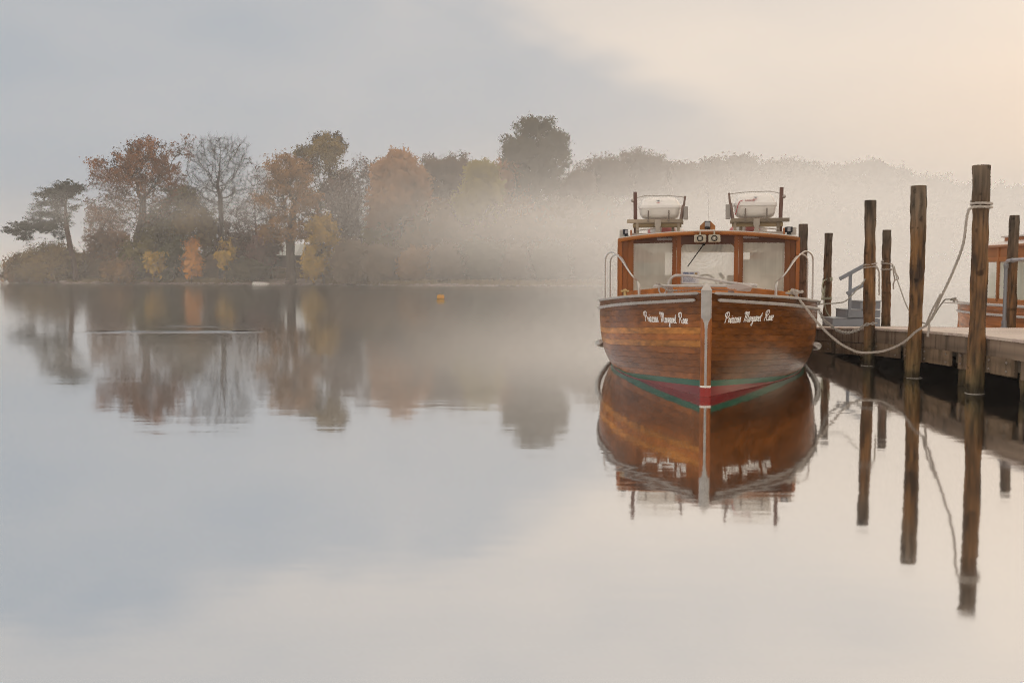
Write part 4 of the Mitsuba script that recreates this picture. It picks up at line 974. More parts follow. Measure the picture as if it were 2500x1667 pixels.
PLANTS = [
    ('bush', 163.0, -77.0, [(-76.4, 3.2, 4.3, 3.3), (-79.8, 2.3, 3.2, 2.3), (-74.1, 3.6, 2.7, 3.2)], 'bush', 7, 'olive_brown', 1300, None, 0.07, 0.55, 2, 0.2, 0.8, 'bush', 'large rounded brown willow bush under the leaning pine'),
    ('bush', 166.0, -83.4, [(-83.2, 2.5, 2.4, 2.4), (-84.4, 1.4, 1.6, 1.3)], 'bush', 5, 'brown', 600, None, 0.06, 0.55, 2, 0.2, 0.8, 'bush', 'low brown bush at the far left tip of the wooded shore'),
    ('pine_tree', 162.0, -72.0, [(-72.5, 15.6, 2.4, 0.9), (-74.2, 14.5, 3.0, 1.1), (-75.3, 12.9, 2.4, 0.9), (-76.3, 11.0, 2.6, 1.0), (-78.3, 9.3, 3.0, 0.9), (-81.1, 8.5, 2.2, 0.6), (-79.9, 7.5, 1.7, 0.5), (-75.4, 9.2, 2.3, 0.6), (-73.6, 10.8, 1.6, 0.7), (-71.1, 15.1, 1.3, 0.8), (-73.8, 7.5, 1.0, 0.4), (-71.2, 12.3, 0.7, 0.4)], 'pine', 30, 'pine', 1500, [(-71.7, 1.0), (-72.0, 3.6), (-72.7, 7.3), (-73.0, 10.4), (-73.0, 12.6), (-72.5, 14.5), (-72.2, 15.8)], 0.42, 0.5, 1, 0.2, 0.55, 'tree', 'dark pine leaning left with a long low limb, left end of the wood'),
    ('birch_tree', 172.0, -71.6, [(-71.3, 7.9, 3.2, 4.6), (-72.7, 4.9, 2.3, 3.0)], 'tree', 5, 'pink', 900, [(-71.6, 0.7), (-71.5, 5.2), (-71.3, 8.3)], 0.12, 0.55, 2, 0.24, 0.8, 'tree', 'slender pinkish birch between the pine and the tall brown oak'),
    ('birch_tree', 170.0, -68.1, [(-67.8, 5.6, 2.6, 3.8), (-68.8, 9.0, 3.0, 2.3)], 'tree', 6, 'pink', 800, [(-68.1, 0.7), (-68.0, 4.4)], 0.1, 0.55, 2, 0.24, 0.8, 'tree', 'pinkish brown young tree below the left limbs of the tall oak'),
    ('oak_tree', 158.0, -59.8, [(-58.6, 21.4, 2.9, 1.8), (-61.3, 19.5, 3.1, 1.7), (-63.5, 17.7, 3.1, 2.0), (-66.5, 15.8, 1.7, 0.9), (-58.2, 17.9, 3.5, 2.7), (-60.6, 16.1, 4.2, 2.1), (-52.3, 21.4, 2.4, 1.8), (-51.2, 22.1, 1.4, 1.0), (-54.3, 16.8, 2.1, 2.1), (-64.8, 14.7, 2.4, 1.0), (-66.2, 12.6, 2.8, 1.7), (-62.3, 11.9, 4.9, 2.8), (-56.4, 12.6, 3.5, 2.8), (-64.8, 4.2, 1.4, 0.8), (-62.0, 5.3, 2.1, 1.0)], 'oak', 4.2, 'rust', 2100, [(-59.6, 0.7), (-59.8, 4.2), (-59.8, 7.7), (-59.2, 10.5), (-58.9, 13.3)], 0.55, 0.5, 2, 0.24, 0.8, 'tree', 'tall spreading oak with rust brown leaves left of the bare tree'),
    ('oak_tree', 163.0, -56.9, [(-57.1, 9.4, 3.2, 4.0), (-54.6, 13.0, 2.9, 3.6), (-58.9, 7.9, 2.9, 3.6)], 'tree', 12, 'olive', 900, [(-56.9, 0.7), (-56.9, 5.8)], 0.2, 0.55, 2, 0.24, 0.8, 'tree', 'olive green tree in the middle storey under the tall oak'),
    ('bare_tree', 155.0, -45.6, [(-45.6, 19.2, 4.3, 3.8), (-48.1, 17.6, 2.9, 3.4), (-42.8, 20.0, 1.9, 2.7), (-45.7, 13.8, 5.1, 3.1), (-49.2, 13.5, 2.7, 2.7), (-41.6, 21.7, 0.8, 1.2), (-46.1, 21.7, 2.4, 1.4)], 'bare', 0, 'bark', 2400, [(-45.6, 0.8), (-45.6, 5.6), (-45.5, 10.4), (-45.6, 13.8)], 0.4, 0.5, 4, 0.24, 0.8, 'tree', 'tall leafless tree with a dark straight trunk, left of centre in the wood'),
    ('bare_tree', 153.0, -39.6, [(-39.6, 15.0, 1.8, 3.7), (-39.7, 10.9, 3.3, 3.0), (-39.0, 17.0, 1.2, 1.7), (-40.7, 8.2, 3.0, 2.4)], 'bare', 0.25, 'purple', 1300, [(-39.7, 0.8), (-39.6, 6.2), (-39.6, 10.3)], 0.16, 0.5, 4, 0.24, 0.8, 'tree', 'smaller thin leafless tree right of the tall leafless one'),
    ('oak_tree', 142.0, -31.9, [(-31.9, 16.2, 3.1, 2.0), (-33.8, 15.0, 1.8, 2.3), (-29.9, 15.6, 1.9, 1.9), (-31.7, 12.1, 4.2, 2.5), (-31.8, 8.4, 4.7, 2.2)], 'oak', 4.6, 'tan', 1900, [(-31.8, 1.2), (-31.9, 3.3), (-31.9, 5.9), (-31.6, 8.4), (-31.3, 10.9)], 0.62, 0.5, 2, 0.24, 0.8, 'tree', 'brown leaved oak with a thick bare trunk standing beside the little beach'),
    ('oak_tree', 160.0, -30.8, [(-29.7, 22.1, 2.8, 1.6), (-32.0, 21.4, 2.1, 1.1), (-33.6, 20.4, 1.6, 1.1), (-30.3, 20.0, 3.2, 1.6), (-28.4, 21.6, 1.3, 1.3), (-30.8, 17.0, 4.3, 2.8), (-27.4, 17.7, 2.1, 1.6), (-32.3, 14.9, 2.8, 2.8)], 'oak', 11, 'olive_gold', 1700, [(-30.8, 0.7), (-30.9, 6.4), (-31.0, 12.1), (-30.8, 14.9)], 0.42, 0.55, 2, 0.24, 0.8, 'tree', 'olive topped oak rising behind the beach oak'),
    ('birch_tree', 152.0, -23.3, [(-23.2, 14.2, 2.6, 4.0), (-24.3, 11.5, 2.7, 3.4), (-21.9, 16.9, 1.7, 2.0)], 'bare', 1.2, 'purple', 1300, [(-23.3, 0.8), (-23.3, 7.5)], 0.18, 0.55, 4, 0.24, 0.8, 'tree', 'grey purple leafless birch left of the large orange tree'),
    ('maple_tree', 148.0, -16.5, [(-16.7, 17.8, 2.6, 2.1), (-18.1, 16.2, 2.9, 2.6), (-15.1, 15.2, 2.9, 2.9), (-17.4, 12.6, 4.3, 3.3), (-13.8, 11.6, 2.6, 2.9), (-19.4, 10.0, 2.6, 2.6)], 'tree', 9, 'peach', 1800, [(-16.5, 0.8), (-16.5, 6.0), (-16.7, 10.0)], 0.35, 0.55, 2, 0.24, 0.8, 'tree', 'large pale orange tree in the middle of the wood'),
    ('ash_tree', 168.0, -10.9, [(-10.5, 19.7, 3.7, 2.4), (-12.4, 17.1, 3.7, 3.7), (-9.0, 16.3, 3.0, 3.7), (-13.8, 20.8, 1.5, 0.7)], 'oak', 6, 'greybrown', 1400, [(-10.9, 0.7), (-10.9, 11.1)], 0.3, 0.55, 2, 0.24, 0.8, 'tree', 'grey brown tree right of the large orange tree'),
    ('birch_tree', 142.0, -4.5, [(-4.5, 15.9, 2.4, 1.8), (-4.2, 13.4, 3.0, 2.8), (-5.4, 10.9, 3.1, 2.5), (-3.2, 11.2, 1.9, 2.5)], 'tree', 10, 'yellowgreen', 1300, [(-4.5, 0.8), (-4.5, 9.6)], 0.25, 0.55, 2, 0.24, 0.8, 'tree', 'yellow green tree left of the tallest oak'),
    ('oak_tree', 150.0, 3.3, [(2.9, 23.0, 3.0, 1.7), (4.9, 22.8, 1.9, 1.7), (0.9, 21.2, 2.5, 1.5), (6.2, 21.0, 2.0, 1.9), (3.5, 20.0, 5.0, 2.3), (-0.5, 18.9, 1.7, 1.2), (7.2, 18.4, 2.0, 1.3), (3.3, 17.3, 5.4, 1.9), (3.3, 14.7, 4.0, 2.0)], 'oak', 9, 'greengrey', 2300, [(3.3, 0.8), (3.3, 7.4), (3.3, 14.1)], 0.45, 0.5, 2, 0.24, 0.8, 'tree', 'tallest tree of the wood, a round topped grey green oak left of the launch'),
    ('maple_tree', 150.0, -1.1, [(-0.7, 15.4, 2.7, 3.0), (0.3, 12.1, 3.3, 3.3)], 'tree', 9, 'peach', 900, [(-0.9, 0.8), (-0.9, 10.1)], 0.2, 0.55, 2, 0.24, 0.8, 'tree', 'peach coloured tree below the left side of the tallest oak'),
    ('ash_tree', 166.0, 12.4, [(12.4, 18.3, 2.4, 1.9), (11.3, 16.1, 2.9, 2.9), (9.1, 14.7, 2.9, 2.9)], 'oak', 7, 'greybrown', 900, [(12.1, 0.7), (12.1, 12.5)], 0.22, 0.55, 2, 0.24, 0.8, 'tree', 'grey brown tree just right of the tallest oak'),
    ('ash_tree', 168.0, 16.7, [(15.5, 19.7, 3.0, 1.9), (17.8, 20.2, 2.6, 1.6), (16.7, 17.1, 4.5, 3.0)], 'oak', 3.5, 'greybrown', 1300, [(16.7, 0.7), (16.7, 13.3)], 0.25, 0.55, 3, 0.24, 0.8, 'tree', 'thin brown tree with an open crown left of the launch roof'),
    ('ash_tree', 172.0, 22.4, [(21.3, 21.1, 2.7, 1.7), (23.9, 20.6, 2.7, 1.5), (25.8, 19.6, 2.3, 1.2), (22.4, 17.4, 5.0, 3.0)], 'oak', 4, 'greybrown', 1300, [(22.4, 0.7), (22.4, 13.6)], 0.25, 0.55, 3, 0.24, 0.8, 'tree', 'open brown tree rising behind the launch roof'),
    ('birch_tree', 146.0, -47.5, [(-47.5, 4.8, 1.0, 1.7), (-47.5, 2.7, 1.2, 1.9)], 'tree', 26, 'orange', 700, [(-47.5, 0.7), (-47.5, 3.4)], 0.08, 0.55, 2, 0.2, 0.8, 'tree', 'narrow bright orange young birch at the water edge'),
    ('bush', 147.0, -42.6, [(-42.6, 4.1, 1.3, 2.1)], 'tree', 18, 'gold', 400, [(-42.6, 0.8), (-42.6, 2.8)], 0.06, 0.55, 2, 0.24, 0.8, 'bush', 'small golden yellow bush below the bare tree'),
    ('bush', 148.0, -53.7, [(-53.7, 3.0, 1.2, 1.6)], 'tree', 14, 'gold', 350, [(-53.7, 0.7), (-53.7, 2.4)], 0.05, 0.55, 2, 0.24, 0.8, 'bush', 'little yellowish bush left of the narrow orange birch'),
    ('birch_tree', 139.0, -26.7, [(-26.7, 6.7, 2.0, 2.8), (-27.1, 3.9, 2.3, 2.5), (-28.4, 2.7, 1.2, 1.5)], 'tree', 14, 'gold', 1200, [(-26.5, 0.8), (-26.7, 4.5)], 0.14, 0.55, 2, 0.24, 0.8, 'tree', 'golden green birch at the right side of the little beach'),
    ('holly_tree', 152.0, -52.1, [(-51.9, 5.1, 2.0, 3.4), (-52.9, 3.5, 2.0, 2.7)], 'tree', 18, 'darkgreen', 800, [(-52.1, 0.8), (-52.1, 4.1)], 0.12, 0.55, 2, 0.24, 0.8, 'tree', 'dark green holly behind the narrow orange birch'),
    ('bush', 156.0, -59.3, [(-59.3, 3.5, 2.6, 2.5), (-57.4, 5.2, 2.1, 2.8)], 'tree', 12, 'olive', 800, [(-59.3, 0.8), (-59.3, 2.8)], 0.1, 0.55, 2, 0.24, 0.8, 'bush', 'dark olive bush at the foot of the tall oak'),
    ('bush', 153.0, -60.4, [(-60.4, 2.3, 1.9, 1.4), (-62.4, 2.0, 1.4, 1.1)], 'bush', 8, 'brown', 500, None, 0.05, 0.55, 2, 0.24, 0.8, 'bush', 'low brown bush left of the foot of the tall oak'),
    ('birch_tree', 157.0, -50.1, [(-50.1, 9.1, 3.5, 3.5), (-48.4, 6.3, 2.1, 2.8)], 'tree', 9, 'olive_brown', 1100, [(-50.1, 0.7), (-50.1, 6.3)], 0.15, 0.55, 2, 0.24, 0.8, 'tree', 'olive brown tree behind the narrow orange birch'),
    ('birch_tree', 158.0, -43.9, [(-43.9, 7.7, 2.8, 3.5), (-44.9, 4.9, 2.4, 2.8)], 'tree', 7, 'purplebrown', 1000, [(-43.9, 0.7), (-43.9, 5.6)], 0.13, 0.55, 2, 0.24, 0.8, 'tree', 'purplish brown tree between the golden bush and the thin bare tree'),
    ('bush', 150.0, -38.3, [(-38.3, 4.4, 2.3, 2.5), (-36.9, 6.1, 2.3, 2.0)], 'bush', 8, 'plum', 900, None, 0.07, 0.55, 2, 0.24, 0.8, 'bush', 'plum coloured bush left of the boathouse'),
    ('bush', 147.0, -39.5, [(-39.5, 2.2, 2.6, 1.2), (-37.5, 1.8, 1.6, 0.9)], 'bush', 10, 'darkolive', 500, None, 0.05, 0.55, 2, 0.24, 0.8, 'bush', 'low dark bush behind the upturned dinghy'),
    ('birch_tree', 156.0, -26.7, [(-26.7, 11.8, 2.8, 3.5), (-27.7, 15.3, 2.4, 2.8), (-26.0, 7.7, 2.8, 3.1)], 'tree', 7, 'purplebrown', 1200, [(-26.7, 0.8), (-26.7, 8.4)], 0.2, 0.55, 2, 0.24, 0.8, 'tree', 'purple brown tree between the golden birch and the orange tree'),
    ('bush', 136.0, -21.9, [(-21.9, 3.3, 2.9, 2.7)], 'bush', 11, 'greybrown2', 1000, None, 0.07, 0.55, 2, 0.24, 0.8, 'bush', 'grey brown willow bush right of the golden birch'),
    ('bush', 134.0, -17.6, [(-17.6, 2.9, 3.0, 2.4)], 'bush', 11, 'greybrown2', 1000, None, 0.07, 0.55, 2, 0.24, 0.8, 'bush', 'broad grey brown bush under the large orange tree'),
    ('bush', 132.0, -12.6, [(-12.6, 2.6, 2.8, 2.1)], 'bush', 11, 'brown', 1000, None, 0.07, 0.55, 2, 0.24, 0.8, 'bush', 'brown lakeside bush below the grey brown tree'),
    ('bush', 131.0, -8.5, [(-8.5, 2.9, 2.9, 2.3)], 'bush', 11, 'greybrown2', 1000, None, 0.07, 0.55, 2, 0.24, 0.8, 'bush', 'misty brown bush straight above the yellow buoy'),
    ('bush', 131.0, -4.1, [(-4.1, 3.2, 3.2, 2.6)], 'bush', 11, 'greygreen', 1000, None, 0.07, 0.55, 2, 0.24, 0.8, 'bush', 'misty grey green bush right of the buoy'),
    ('bush', 132.0, 0.5, [(0.5, 2.9, 3.2, 2.3)], 'bush', 11, 'greybrown2', 1000, None, 0.07, 0.55, 2, 0.24, 0.8, 'bush', 'misty brown bush below the tallest oak'),
    ('bush', 132.0, 5.2, [(5.2, 3.1, 3.2, 2.5)], 'bush', 11, 'greygreen', 1000, None, 0.07, 0.55, 2, 0.24, 0.8, 'bush', 'faint bush low in the mist left of the launch'),
    ('bush', 133.0, 10.0, [(10.0, 3.2, 3.2, 2.6)], 'bush', 11, 'greybrown2', 1000, None, 0.07, 0.55, 2, 0.24, 0.8, 'bush', 'faintest bush in the mist beside the launch handrail'),
    ('birch_tree', 150.0, -19.7, [(-19.7, 7.1, 3.3, 3.0), (-18.7, 4.4, 2.7, 2.4)], 'tree', 9, 'olive', 900, [(-19.7, 0.8), (-19.7, 5.1)], 0.15, 0.55, 2, 0.28, 0.8, 'tree', 'olive tree in front of the large orange tree'),
    ('birch_tree', 150.0, -13.4, [(-13.4, 7.4, 3.7, 3.3), (-12.4, 4.8, 2.9, 2.7)], 'tree', 9, 'greygreen', 900, [(-13.4, 0.8), (-13.4, 5.4)], 0.15, 0.55, 2, 0.28, 0.8, 'tree', 'grey green tree below and right of the large orange tree'),
    ('birch_tree', 150.0, -8.7, [(-8.7, 9.4, 3.3, 3.7), (-7.7, 6.8, 2.7, 2.9)], 'tree', 9, 'greybrown', 900, [(-8.7, 0.8), (-8.7, 7.4)], 0.15, 0.55, 2, 0.28, 0.8, 'tree', 'grey brown tree above the misty bushes'),
    ('birch_tree', 150.0, -3.1, [(-3.1, 8.1, 3.7, 3.3), (-2.1, 5.4, 2.9, 2.7)], 'tree', 9, 'greybrown2', 900, [(-3.1, 0.8), (-3.1, 6.1)], 0.15, 0.55, 2, 0.28, 0.8, 'tree', 'pale brown tree in the mist under the yellow green one'),
    ('birch_tree', 153.0, 2.6, [(2.6, 10.3, 3.7, 3.7), (3.7, 7.5, 3.0, 3.0)], 'tree', 9, 'greygreen', 900, [(2.6, 0.8), (2.6, 8.2)], 0.15, 0.55, 2, 0.28, 0.8, 'tree', 'misty grey green tree in front of the tallest oak'),
    ('birch_tree', 153.0, 8.4, [(8.4, 9.6, 3.7, 3.7), (9.4, 6.9, 3.0, 3.0)], 'tree', 9, 'greybrown2', 900, [(8.4, 0.8), (8.4, 7.5)], 0.15, 0.55, 2, 0.28, 0.8, 'tree', 'misty brown tree left of the launch cabin'),
    ('birch_tree', 160.0, 18.7, [(18.7, 9.2, 3.9, 4.3), (19.8, 6.4, 3.1, 3.4)], 'tree', 9, 'greybrown2', 900, [(18.7, 0.7), (18.7, 7.1)], 0.15, 0.55, 2, 0.28, 0.8, 'tree', 'nearer misty brown tree left of the left life raft'),
    ('birch_tree', 160.0, 13.7, [(13.7, 10.7, 3.5, 3.9), (14.8, 7.8, 2.8, 3.1)], 'tree', 9, 'greygreen', 900, [(13.7, 0.7), (13.7, 8.5)], 0.15, 0.55, 2, 0.28, 0.8, 'tree', 'misty green tree left of the launch roof'),
    ('distant_tree', 185.0, 31.5, [(31.5, 18.6, 3.7, 3.3), (29.8, 14.9, 4.1, 4.1), (33.5, 13.7, 3.7, 4.9)], 'oak', 9, 'greybrown', 750, [(31.5, 0.6), (31.5, 13.7)], 0.3, 0.8, 2, 0.4, 0.8, 'tree', 'farther, fainter tree rising just right of the left life raft'),
    ('distant_tree', 192.0, 38.2, [(38.2, 20.1, 3.8, 3.0), (36.5, 16.3, 4.2, 4.3), (40.3, 15.0, 3.8, 5.1)], 'oak', 9, 'greybrown', 750, [(38.2, 0.6), (38.2, 15.0)], 0.3, 0.8, 2, 0.4, 0.8, 'tree', 'faint tree between the two life rafts'),
    ('distant_tree', 196.0, 44.8, [(44.8, 22.1, 4.0, 2.4), (43.1, 18.2, 4.4, 4.3), (47.0, 16.9, 4.0, 5.2)], 'oak', 9, 'greybrown', 750, [(44.8, 0.5), (44.8, 16.9)], 0.3, 0.8, 2, 0.4, 0.8, 'tree', 'faint domed tree left of the right life raft'),
    ('distant_tree', 200.0, 51.7, [(51.7, 21.3, 3.5, 2.5), (50.0, 17.4, 3.9, 4.4), (53.9, 16.0, 3.5, 5.3)], 'oak', 9, 'greybrown', 750, [(51.7, 0.5), (51.7, 16.0)], 0.3, 0.8, 2, 0.4, 0.8, 'tree', 'faint tree behind the right life raft'),
    ('distant_tree', 203.0, 58.1, [(58.1, 22.3, 5.4, 2.5), (56.3, 18.2, 5.9, 4.5), (60.3, 16.9, 5.4, 5.4)], 'oak', 9, 'greybrown', 750, [(58.1, 0.5), (58.1, 16.9)], 0.3, 0.8, 2, 0.4, 0.8, 'tree', 'faint broad tree above the right life raft'),
    ('distant_tree', 206.0, 66.5, [(66.5, 21.3, 4.1, 2.4), (64.7, 17.2, 4.5, 4.6), (68.8, 15.8, 4.1, 5.5)], 'oak', 9, 'greybrown', 750, [(66.5, 0.5), (66.5, 15.8)], 0.3, 0.8, 2, 0.4, 0.8, 'tree', 'faint tree right of the right life raft'),
    ('distant_tree', 208.0, 75.0, [(75.0, 22.4, 5.1, 2.8), (73.1, 18.3, 5.6, 4.6), (77.3, 16.9, 5.1, 5.5)], 'oak', 9, 'greybrown', 750, [(75.0, 0.5), (75.0, 16.9)], 0.3, 0.8, 2, 0.4, 0.8, 'tree', 'faint domed tree above the post by the steps'),
    ('distant_tree', 212.0, 83.0, [(83.0, 21.3, 4.7, 2.3), (81.1, 17.1, 5.2, 4.7), (85.3, 15.7, 4.7, 5.6)], 'oak', 9, 'greybrown', 750, [(83.0, 0.5), (83.0, 15.7)], 0.3, 0.8, 2, 0.4, 0.8, 'tree', 'faint tree left of the second tall post'),
    ('distant_tree', 218.0, 92.1, [(92.1, 20.5, 4.8, 1.9), (90.2, 16.2, 5.3, 4.8), (94.5, 14.7, 4.8, 5.8)], 'oak', 9, 'greybrown', 750, [(92.1, 0.4), (92.1, 14.7)], 0.3, 0.8, 2, 0.4, 0.8, 'tree', 'faint low tree behind the second tall post'),
    ('distant_tree', 224.0, 101.6, [(101.6, 19.8, 5.0, 2.0), (99.6, 15.3, 5.5, 5.0), (104.1, 13.8, 5.0, 6.0)], 'oak', 9, 'greybrown', 750, [(101.6, 0.4), (101.6, 13.8)], 0.3, 0.8, 2, 0.4, 0.8, 'tree', 'faint low tree left of the tallest post'),
    ('distant_tree', 232.0, 114.5, [(114.5, 19.7, 6.2, 2.3), (112.4, 15.1, 6.8, 5.1), (117.0, 13.5, 6.2, 6.2)], 'oak', 9, 'greybrown', 750, [(114.5, 0.4), (114.5, 13.5)], 0.3, 0.8, 2, 0.4, 0.8, 'tree', 'faintest tree behind the tallest post'),
]


def grow(rng, path, parent, att, step, kill, jit, iters=110):
    N = [np.asarray(p, float) for p in path]; par = list(parent)
    P = np.array(N); alive = att
    for it in range(iters):
        if not len(alive): break
        d, i = cKDTree(P).query(alive)
        infl = d < (14 * step if it < 60 else 8 * step)
        if not infl.any(): break
        g = np.zeros_like(P); v = (alive - P[i]) / (d[:, None] + 1e-9)
        np.add.at(g, i[infl], v[infl])
        q = np.unique(i[infl])
        dr_ = g[q]; dr_ /= np.linalg.norm(dr_, axis=1, keepdims=True) + 1e-9
        dr_ = dr_ + rng.normal(0, jit, dr_.shape); dr_ /= np.linalg.norm(dr_, axis=1, keepdims=True)
        new = P[q] + step * dr_
        dd, _ = cKDTree(P).query(new)
        ok = dd > .35 * step
        if not ok.any(): break
        P = np.vstack([P, new[ok]]); par += list(q[ok])
        alive = alive[cKDTree(new[ok]).query(alive)[0] > kill]
    return P, np.array(par)


def limbs(P0, P1, R0, R1, k):
    """tapered k-sided tubes, one for each pair of points"""
    t = P1 - P0; t = t / (np.linalg.norm(t, axis=1, keepdims=True) + 1e-9)
    a = np.where(np.abs(t[:, 2:]) < .9, np.array([[0, 0, 1.0]]), np.array([[1.0, 0, 0]]))
    a = np.cross(t, a); a /= np.linalg.norm(a, axis=1, keepdims=True) + 1e-9
    b = np.cross(t, a)
    th = np.arange(k) * 2 * PI / k
    ring = np.cos(th)[None, :, None] * a[:, None] + np.sin(th)[None, :, None] * b[:, None]
    V = np.concatenate([P0[:, None] + R0[:, None, None] * ring, P1[:, None] + R1[:, None, None] * ring], 1).reshape(-1, 3)
    n = len(P0); o = (np.arange(n) * 2 * k)[:, None]; i = np.arange(k)[None]; j = (i + 1) % k
    A, B, C_, D = o + i, o + j, o + k + j, o + k + i
    return V, np.vstack([np.stack([A, B, C_], -1).reshape(-1, 3), np.stack([A, C_, D], -1).reshape(-1, 3)])


def leaves(rng, Cn, size, flat=0.0):
    n = len(Cn)
    a = rng.normal(0, 1, (n, 3)); a /= np.linalg.norm(a, axis=1, keepdims=True)
    b = np.cross(a, rng.normal(0, 1, (n, 3))); b /= np.linalg.norm(b, axis=1, keepdims=True)
    if flat: a[:, 2] *= 1 - flat; b[:, 2] *= 1 - flat
    s = size * rng.uniform(.6, 1.35, n)[:, None]
    V = np.stack([Cn - a * s * .6, Cn + b * s * .32, Cn + a * s * .6, Cn - b * s * .32], 1).reshape(-1, 3)
    o = (np.arange(n) * 4)[:, None]
    return V, np.vstack([o + np.array([[0, 1, 2]]), o + np.array([[0, 2, 3]])])


def plant(row, seed):
    name, D, bx, E, kind, dens, pal, nat, trunk, rt, step, twig, lsz, dep, cat, label = row
    rng = np.random.default_rng(seed)
    E = np.array(E)
    z0 = float(land_z(bx, D)) - .15
    # the points that branches reach for
    vol = E[:, 2] * E[:, 3] * np.maximum(E[:, 2], 1); k = rng.choice(len(E), nat, p=vol / vol.sum())
    u = rng.normal(0, 1, (nat, 3)); u /= np.linalg.norm(u, axis=1, keepdims=True); rad = rng.uniform(.15, 1, nat) ** (1 / 2.4) * (.52 + .98 * meshkit.fbm(u * 1.9 + seed + k[:, None] * 3.3, 2, seed)); u *= rad[:, None]
    cy = D + rng.normal(0, .12, len(E))[k] * E[k, 2] + (0 if kind != 'oak' else rng.normal(0, .35, len(E))[k] * E[k, 2])
    att = np.stack([E[k, 0] + u[:, 0] * E[k, 2], cy + u[:, 1] * E[k, 2] * dep * (1.25 if len(E) < 3 else 1.6), E[k, 1] + u[:, 2] * E[k, 3]], 1)
    att0 = att[(att[:, 2] > z0 + .1) & (rad < .84)]
    att = att[att[:, 2] > z0 + .5]
    if trunk is None:   # many stemmed bush
        roots = np.stack([bx + rng.normal(0, 1, 9) * E[:, 2].max() * .45, D + rng.normal(0, 1, 9) * E[:, 2].max() * .35, np.full(9, z0)], 1)
        path = np.vstack([[bx, D, z0 - .3], roots]); par = [-1] + [0] * 9
        jit = .3
    else:
        tr = np.array(trunk); tr[0, 1] = min(tr[0, 1], z0)
        tp = smooth_path(np.stack([tr[:, 0], D + .0 * tr[:, 0], tr[:, 1]], 1), max(4, int(np.linalg.norm(np.diff(tr, axis=0), axis=1).sum() / step)))
        tp[1:, :2] += np.cumsum(rng.normal(0, .035, (len(tp) - 1, 2)), axis=0) * .6
        path, par = tp, [-1] + list(range(len(tp) - 1)); jit = {'oak': .42, 'pine': .22, 'bare': .13}.get(kind, .28)
        if kind == 'oak':
            att = att[att[:, 2] > z0 + 1.5]
    P, par = grow(rng, path, par, att, step, step * (1.7 if kind != 'bare' else 1.35), jit)
    n = len(P)
    ex = 2.35; acc = np.zeros(n); r = np.zeros(n)
    for i in range(n - 1, -1, -1):
        r[i] = max(acc[i], .016 ** ex) ** (1 / ex)
        if par[i] >= 0: acc[par[i]] += r[i] ** ex
    big = r[0] if trunk is not None else r[1:10].max()
    f = rt / big
    r = np.where(r < .03, r * max(1, min(f, 1.3)), r * (1 + (f - 1) * sstep(.02, .12, r)))
    if trunk is not None: r[:len(path)] *= 1 + .5 * np.exp(-np.arange(len(path)) / 1.6)
    c = np.arange(1, n); c = c[par[1:] >= 0]
    if trunk is None: c = c[c > 9] if n > 10 else c
    p0, p1, r0, r1 = P[par[c]], P[c], np.minimum(r[par[c]], r[c] * 1.6 + .02), r[c]
    thick = r1 > .07
    main = []
    if thick.any(): main.append(limbs(p0[thick], p1[thick], r0[thick], r1[thick], 8))
    if (~thick).any(): main.append(limbs(p0[~thick], p1[~thick], r0[~thick], r1[~thick], 4))
    tips = np.where(r < .045)[0]; tips = tips[tips >= len(path)]
    dirs = P - P[np.maximum(par, 0)]; dirs /= np.linalg.norm(dirs, axis=1, keepdims=True) + 1e-9
    tw0 = None
    if twig and len(tips):
        q = np.repeat(tips, twig)
        d = dirs[q] + rng.normal(0, .55, (len(q), 3)) + np.array([0, 0, .15]); d /= np.linalg.norm(d, axis=1, keepdims=True)
        Lg = step * rng.uniform(.7, 1.9, len(q)) * (1.25 if kind == 'bare' else 1)
        tw0, tw1 = P[q], P[q] + d * Lg[:, None]
        main.append(limbs(tw0, tw1, np.full(len(q), .015), np.full(len(q), .006), 3))
    bark = np.array({'pine': (.085, .052, .040), 'bare': (.052, .044, .040)}.get(kind, (.066, .052, .044)))
    if pal == 'purple': bark = np.array((.085, .062, .058))
    key = num(name)
    if rt >= .2:
        put(f'{key}__trunk', limbs(P[par[1:len(path)]], P[1:len(path)], r[:len(path) - 1], r[1:len(path)], 10), 'm_leaf', speckle(bark, .35, [6, 6, 1]), False)
    if bx > -22:   # far crowns seen through mist: twigs share the soft shading and the tone of their leaves
        Vb, Fb = merge(main); cb = np.median(P, 0)
        nb = (Vb - cb) / (np.ptp(P, axis=0) + 1e-6); nb = nb / (np.linalg.norm(nb, axis=1, keepdims=True) + 1e-9) + [0, -.35, .3]; nb /= np.linalg.norm(nb, axis=1, keepdims=True)
        scene[f'{key}__branches'] = {'type': 'ply', 'filename': meshkit.write_ply((Vb, Fb), False, None, np.tile(1.3 * np.mean(PAL[pal], 0), (len(Vb), 1)), nb), 'face_normals': False, 'bsdf': {'type': 'ref', 'id': 'm_leaf'}}
    else:
        put(f'{key}__branches', main, 'm_leaf', speckle(bark, .3, 2.0), False)
    if dens > 0:
        src = np.vstack([P[tips]] + ([tw1, (tw0 + tw1) / 2] if tw0 is not None else []))
        cl = meshkit.fbm(src * .42 + seed, 3, seed)
        w = sstep(.36, .60, cl) * 1.7 if kind in ('oak', 'tree') else np.ones(len(src))
        if kind == 'oak' and len(E) > 6: w = w * (.35 + .9 * sstep(np.median(E[:, 1]) - 3, np.median(E[:, 1]) + 2, src[:, 2]))
        m = rng.poisson(dens * w * .8)
        Cn = np.repeat(src, m, 0)
        Cn = Cn + rng.normal(0, (.30 if kind != 'pine' else .26) * max(step / .55, 1), Cn.shape) * (np.array([1, 1, .45]) if kind == 'pine' else 1)
        V, F = leaves(rng, Cn, lsz * 1.22, .45 if kind == 'pine' else 0)
        # denser sprays of leaves that fill the body of the crown
        far = name == 'distant_tree'
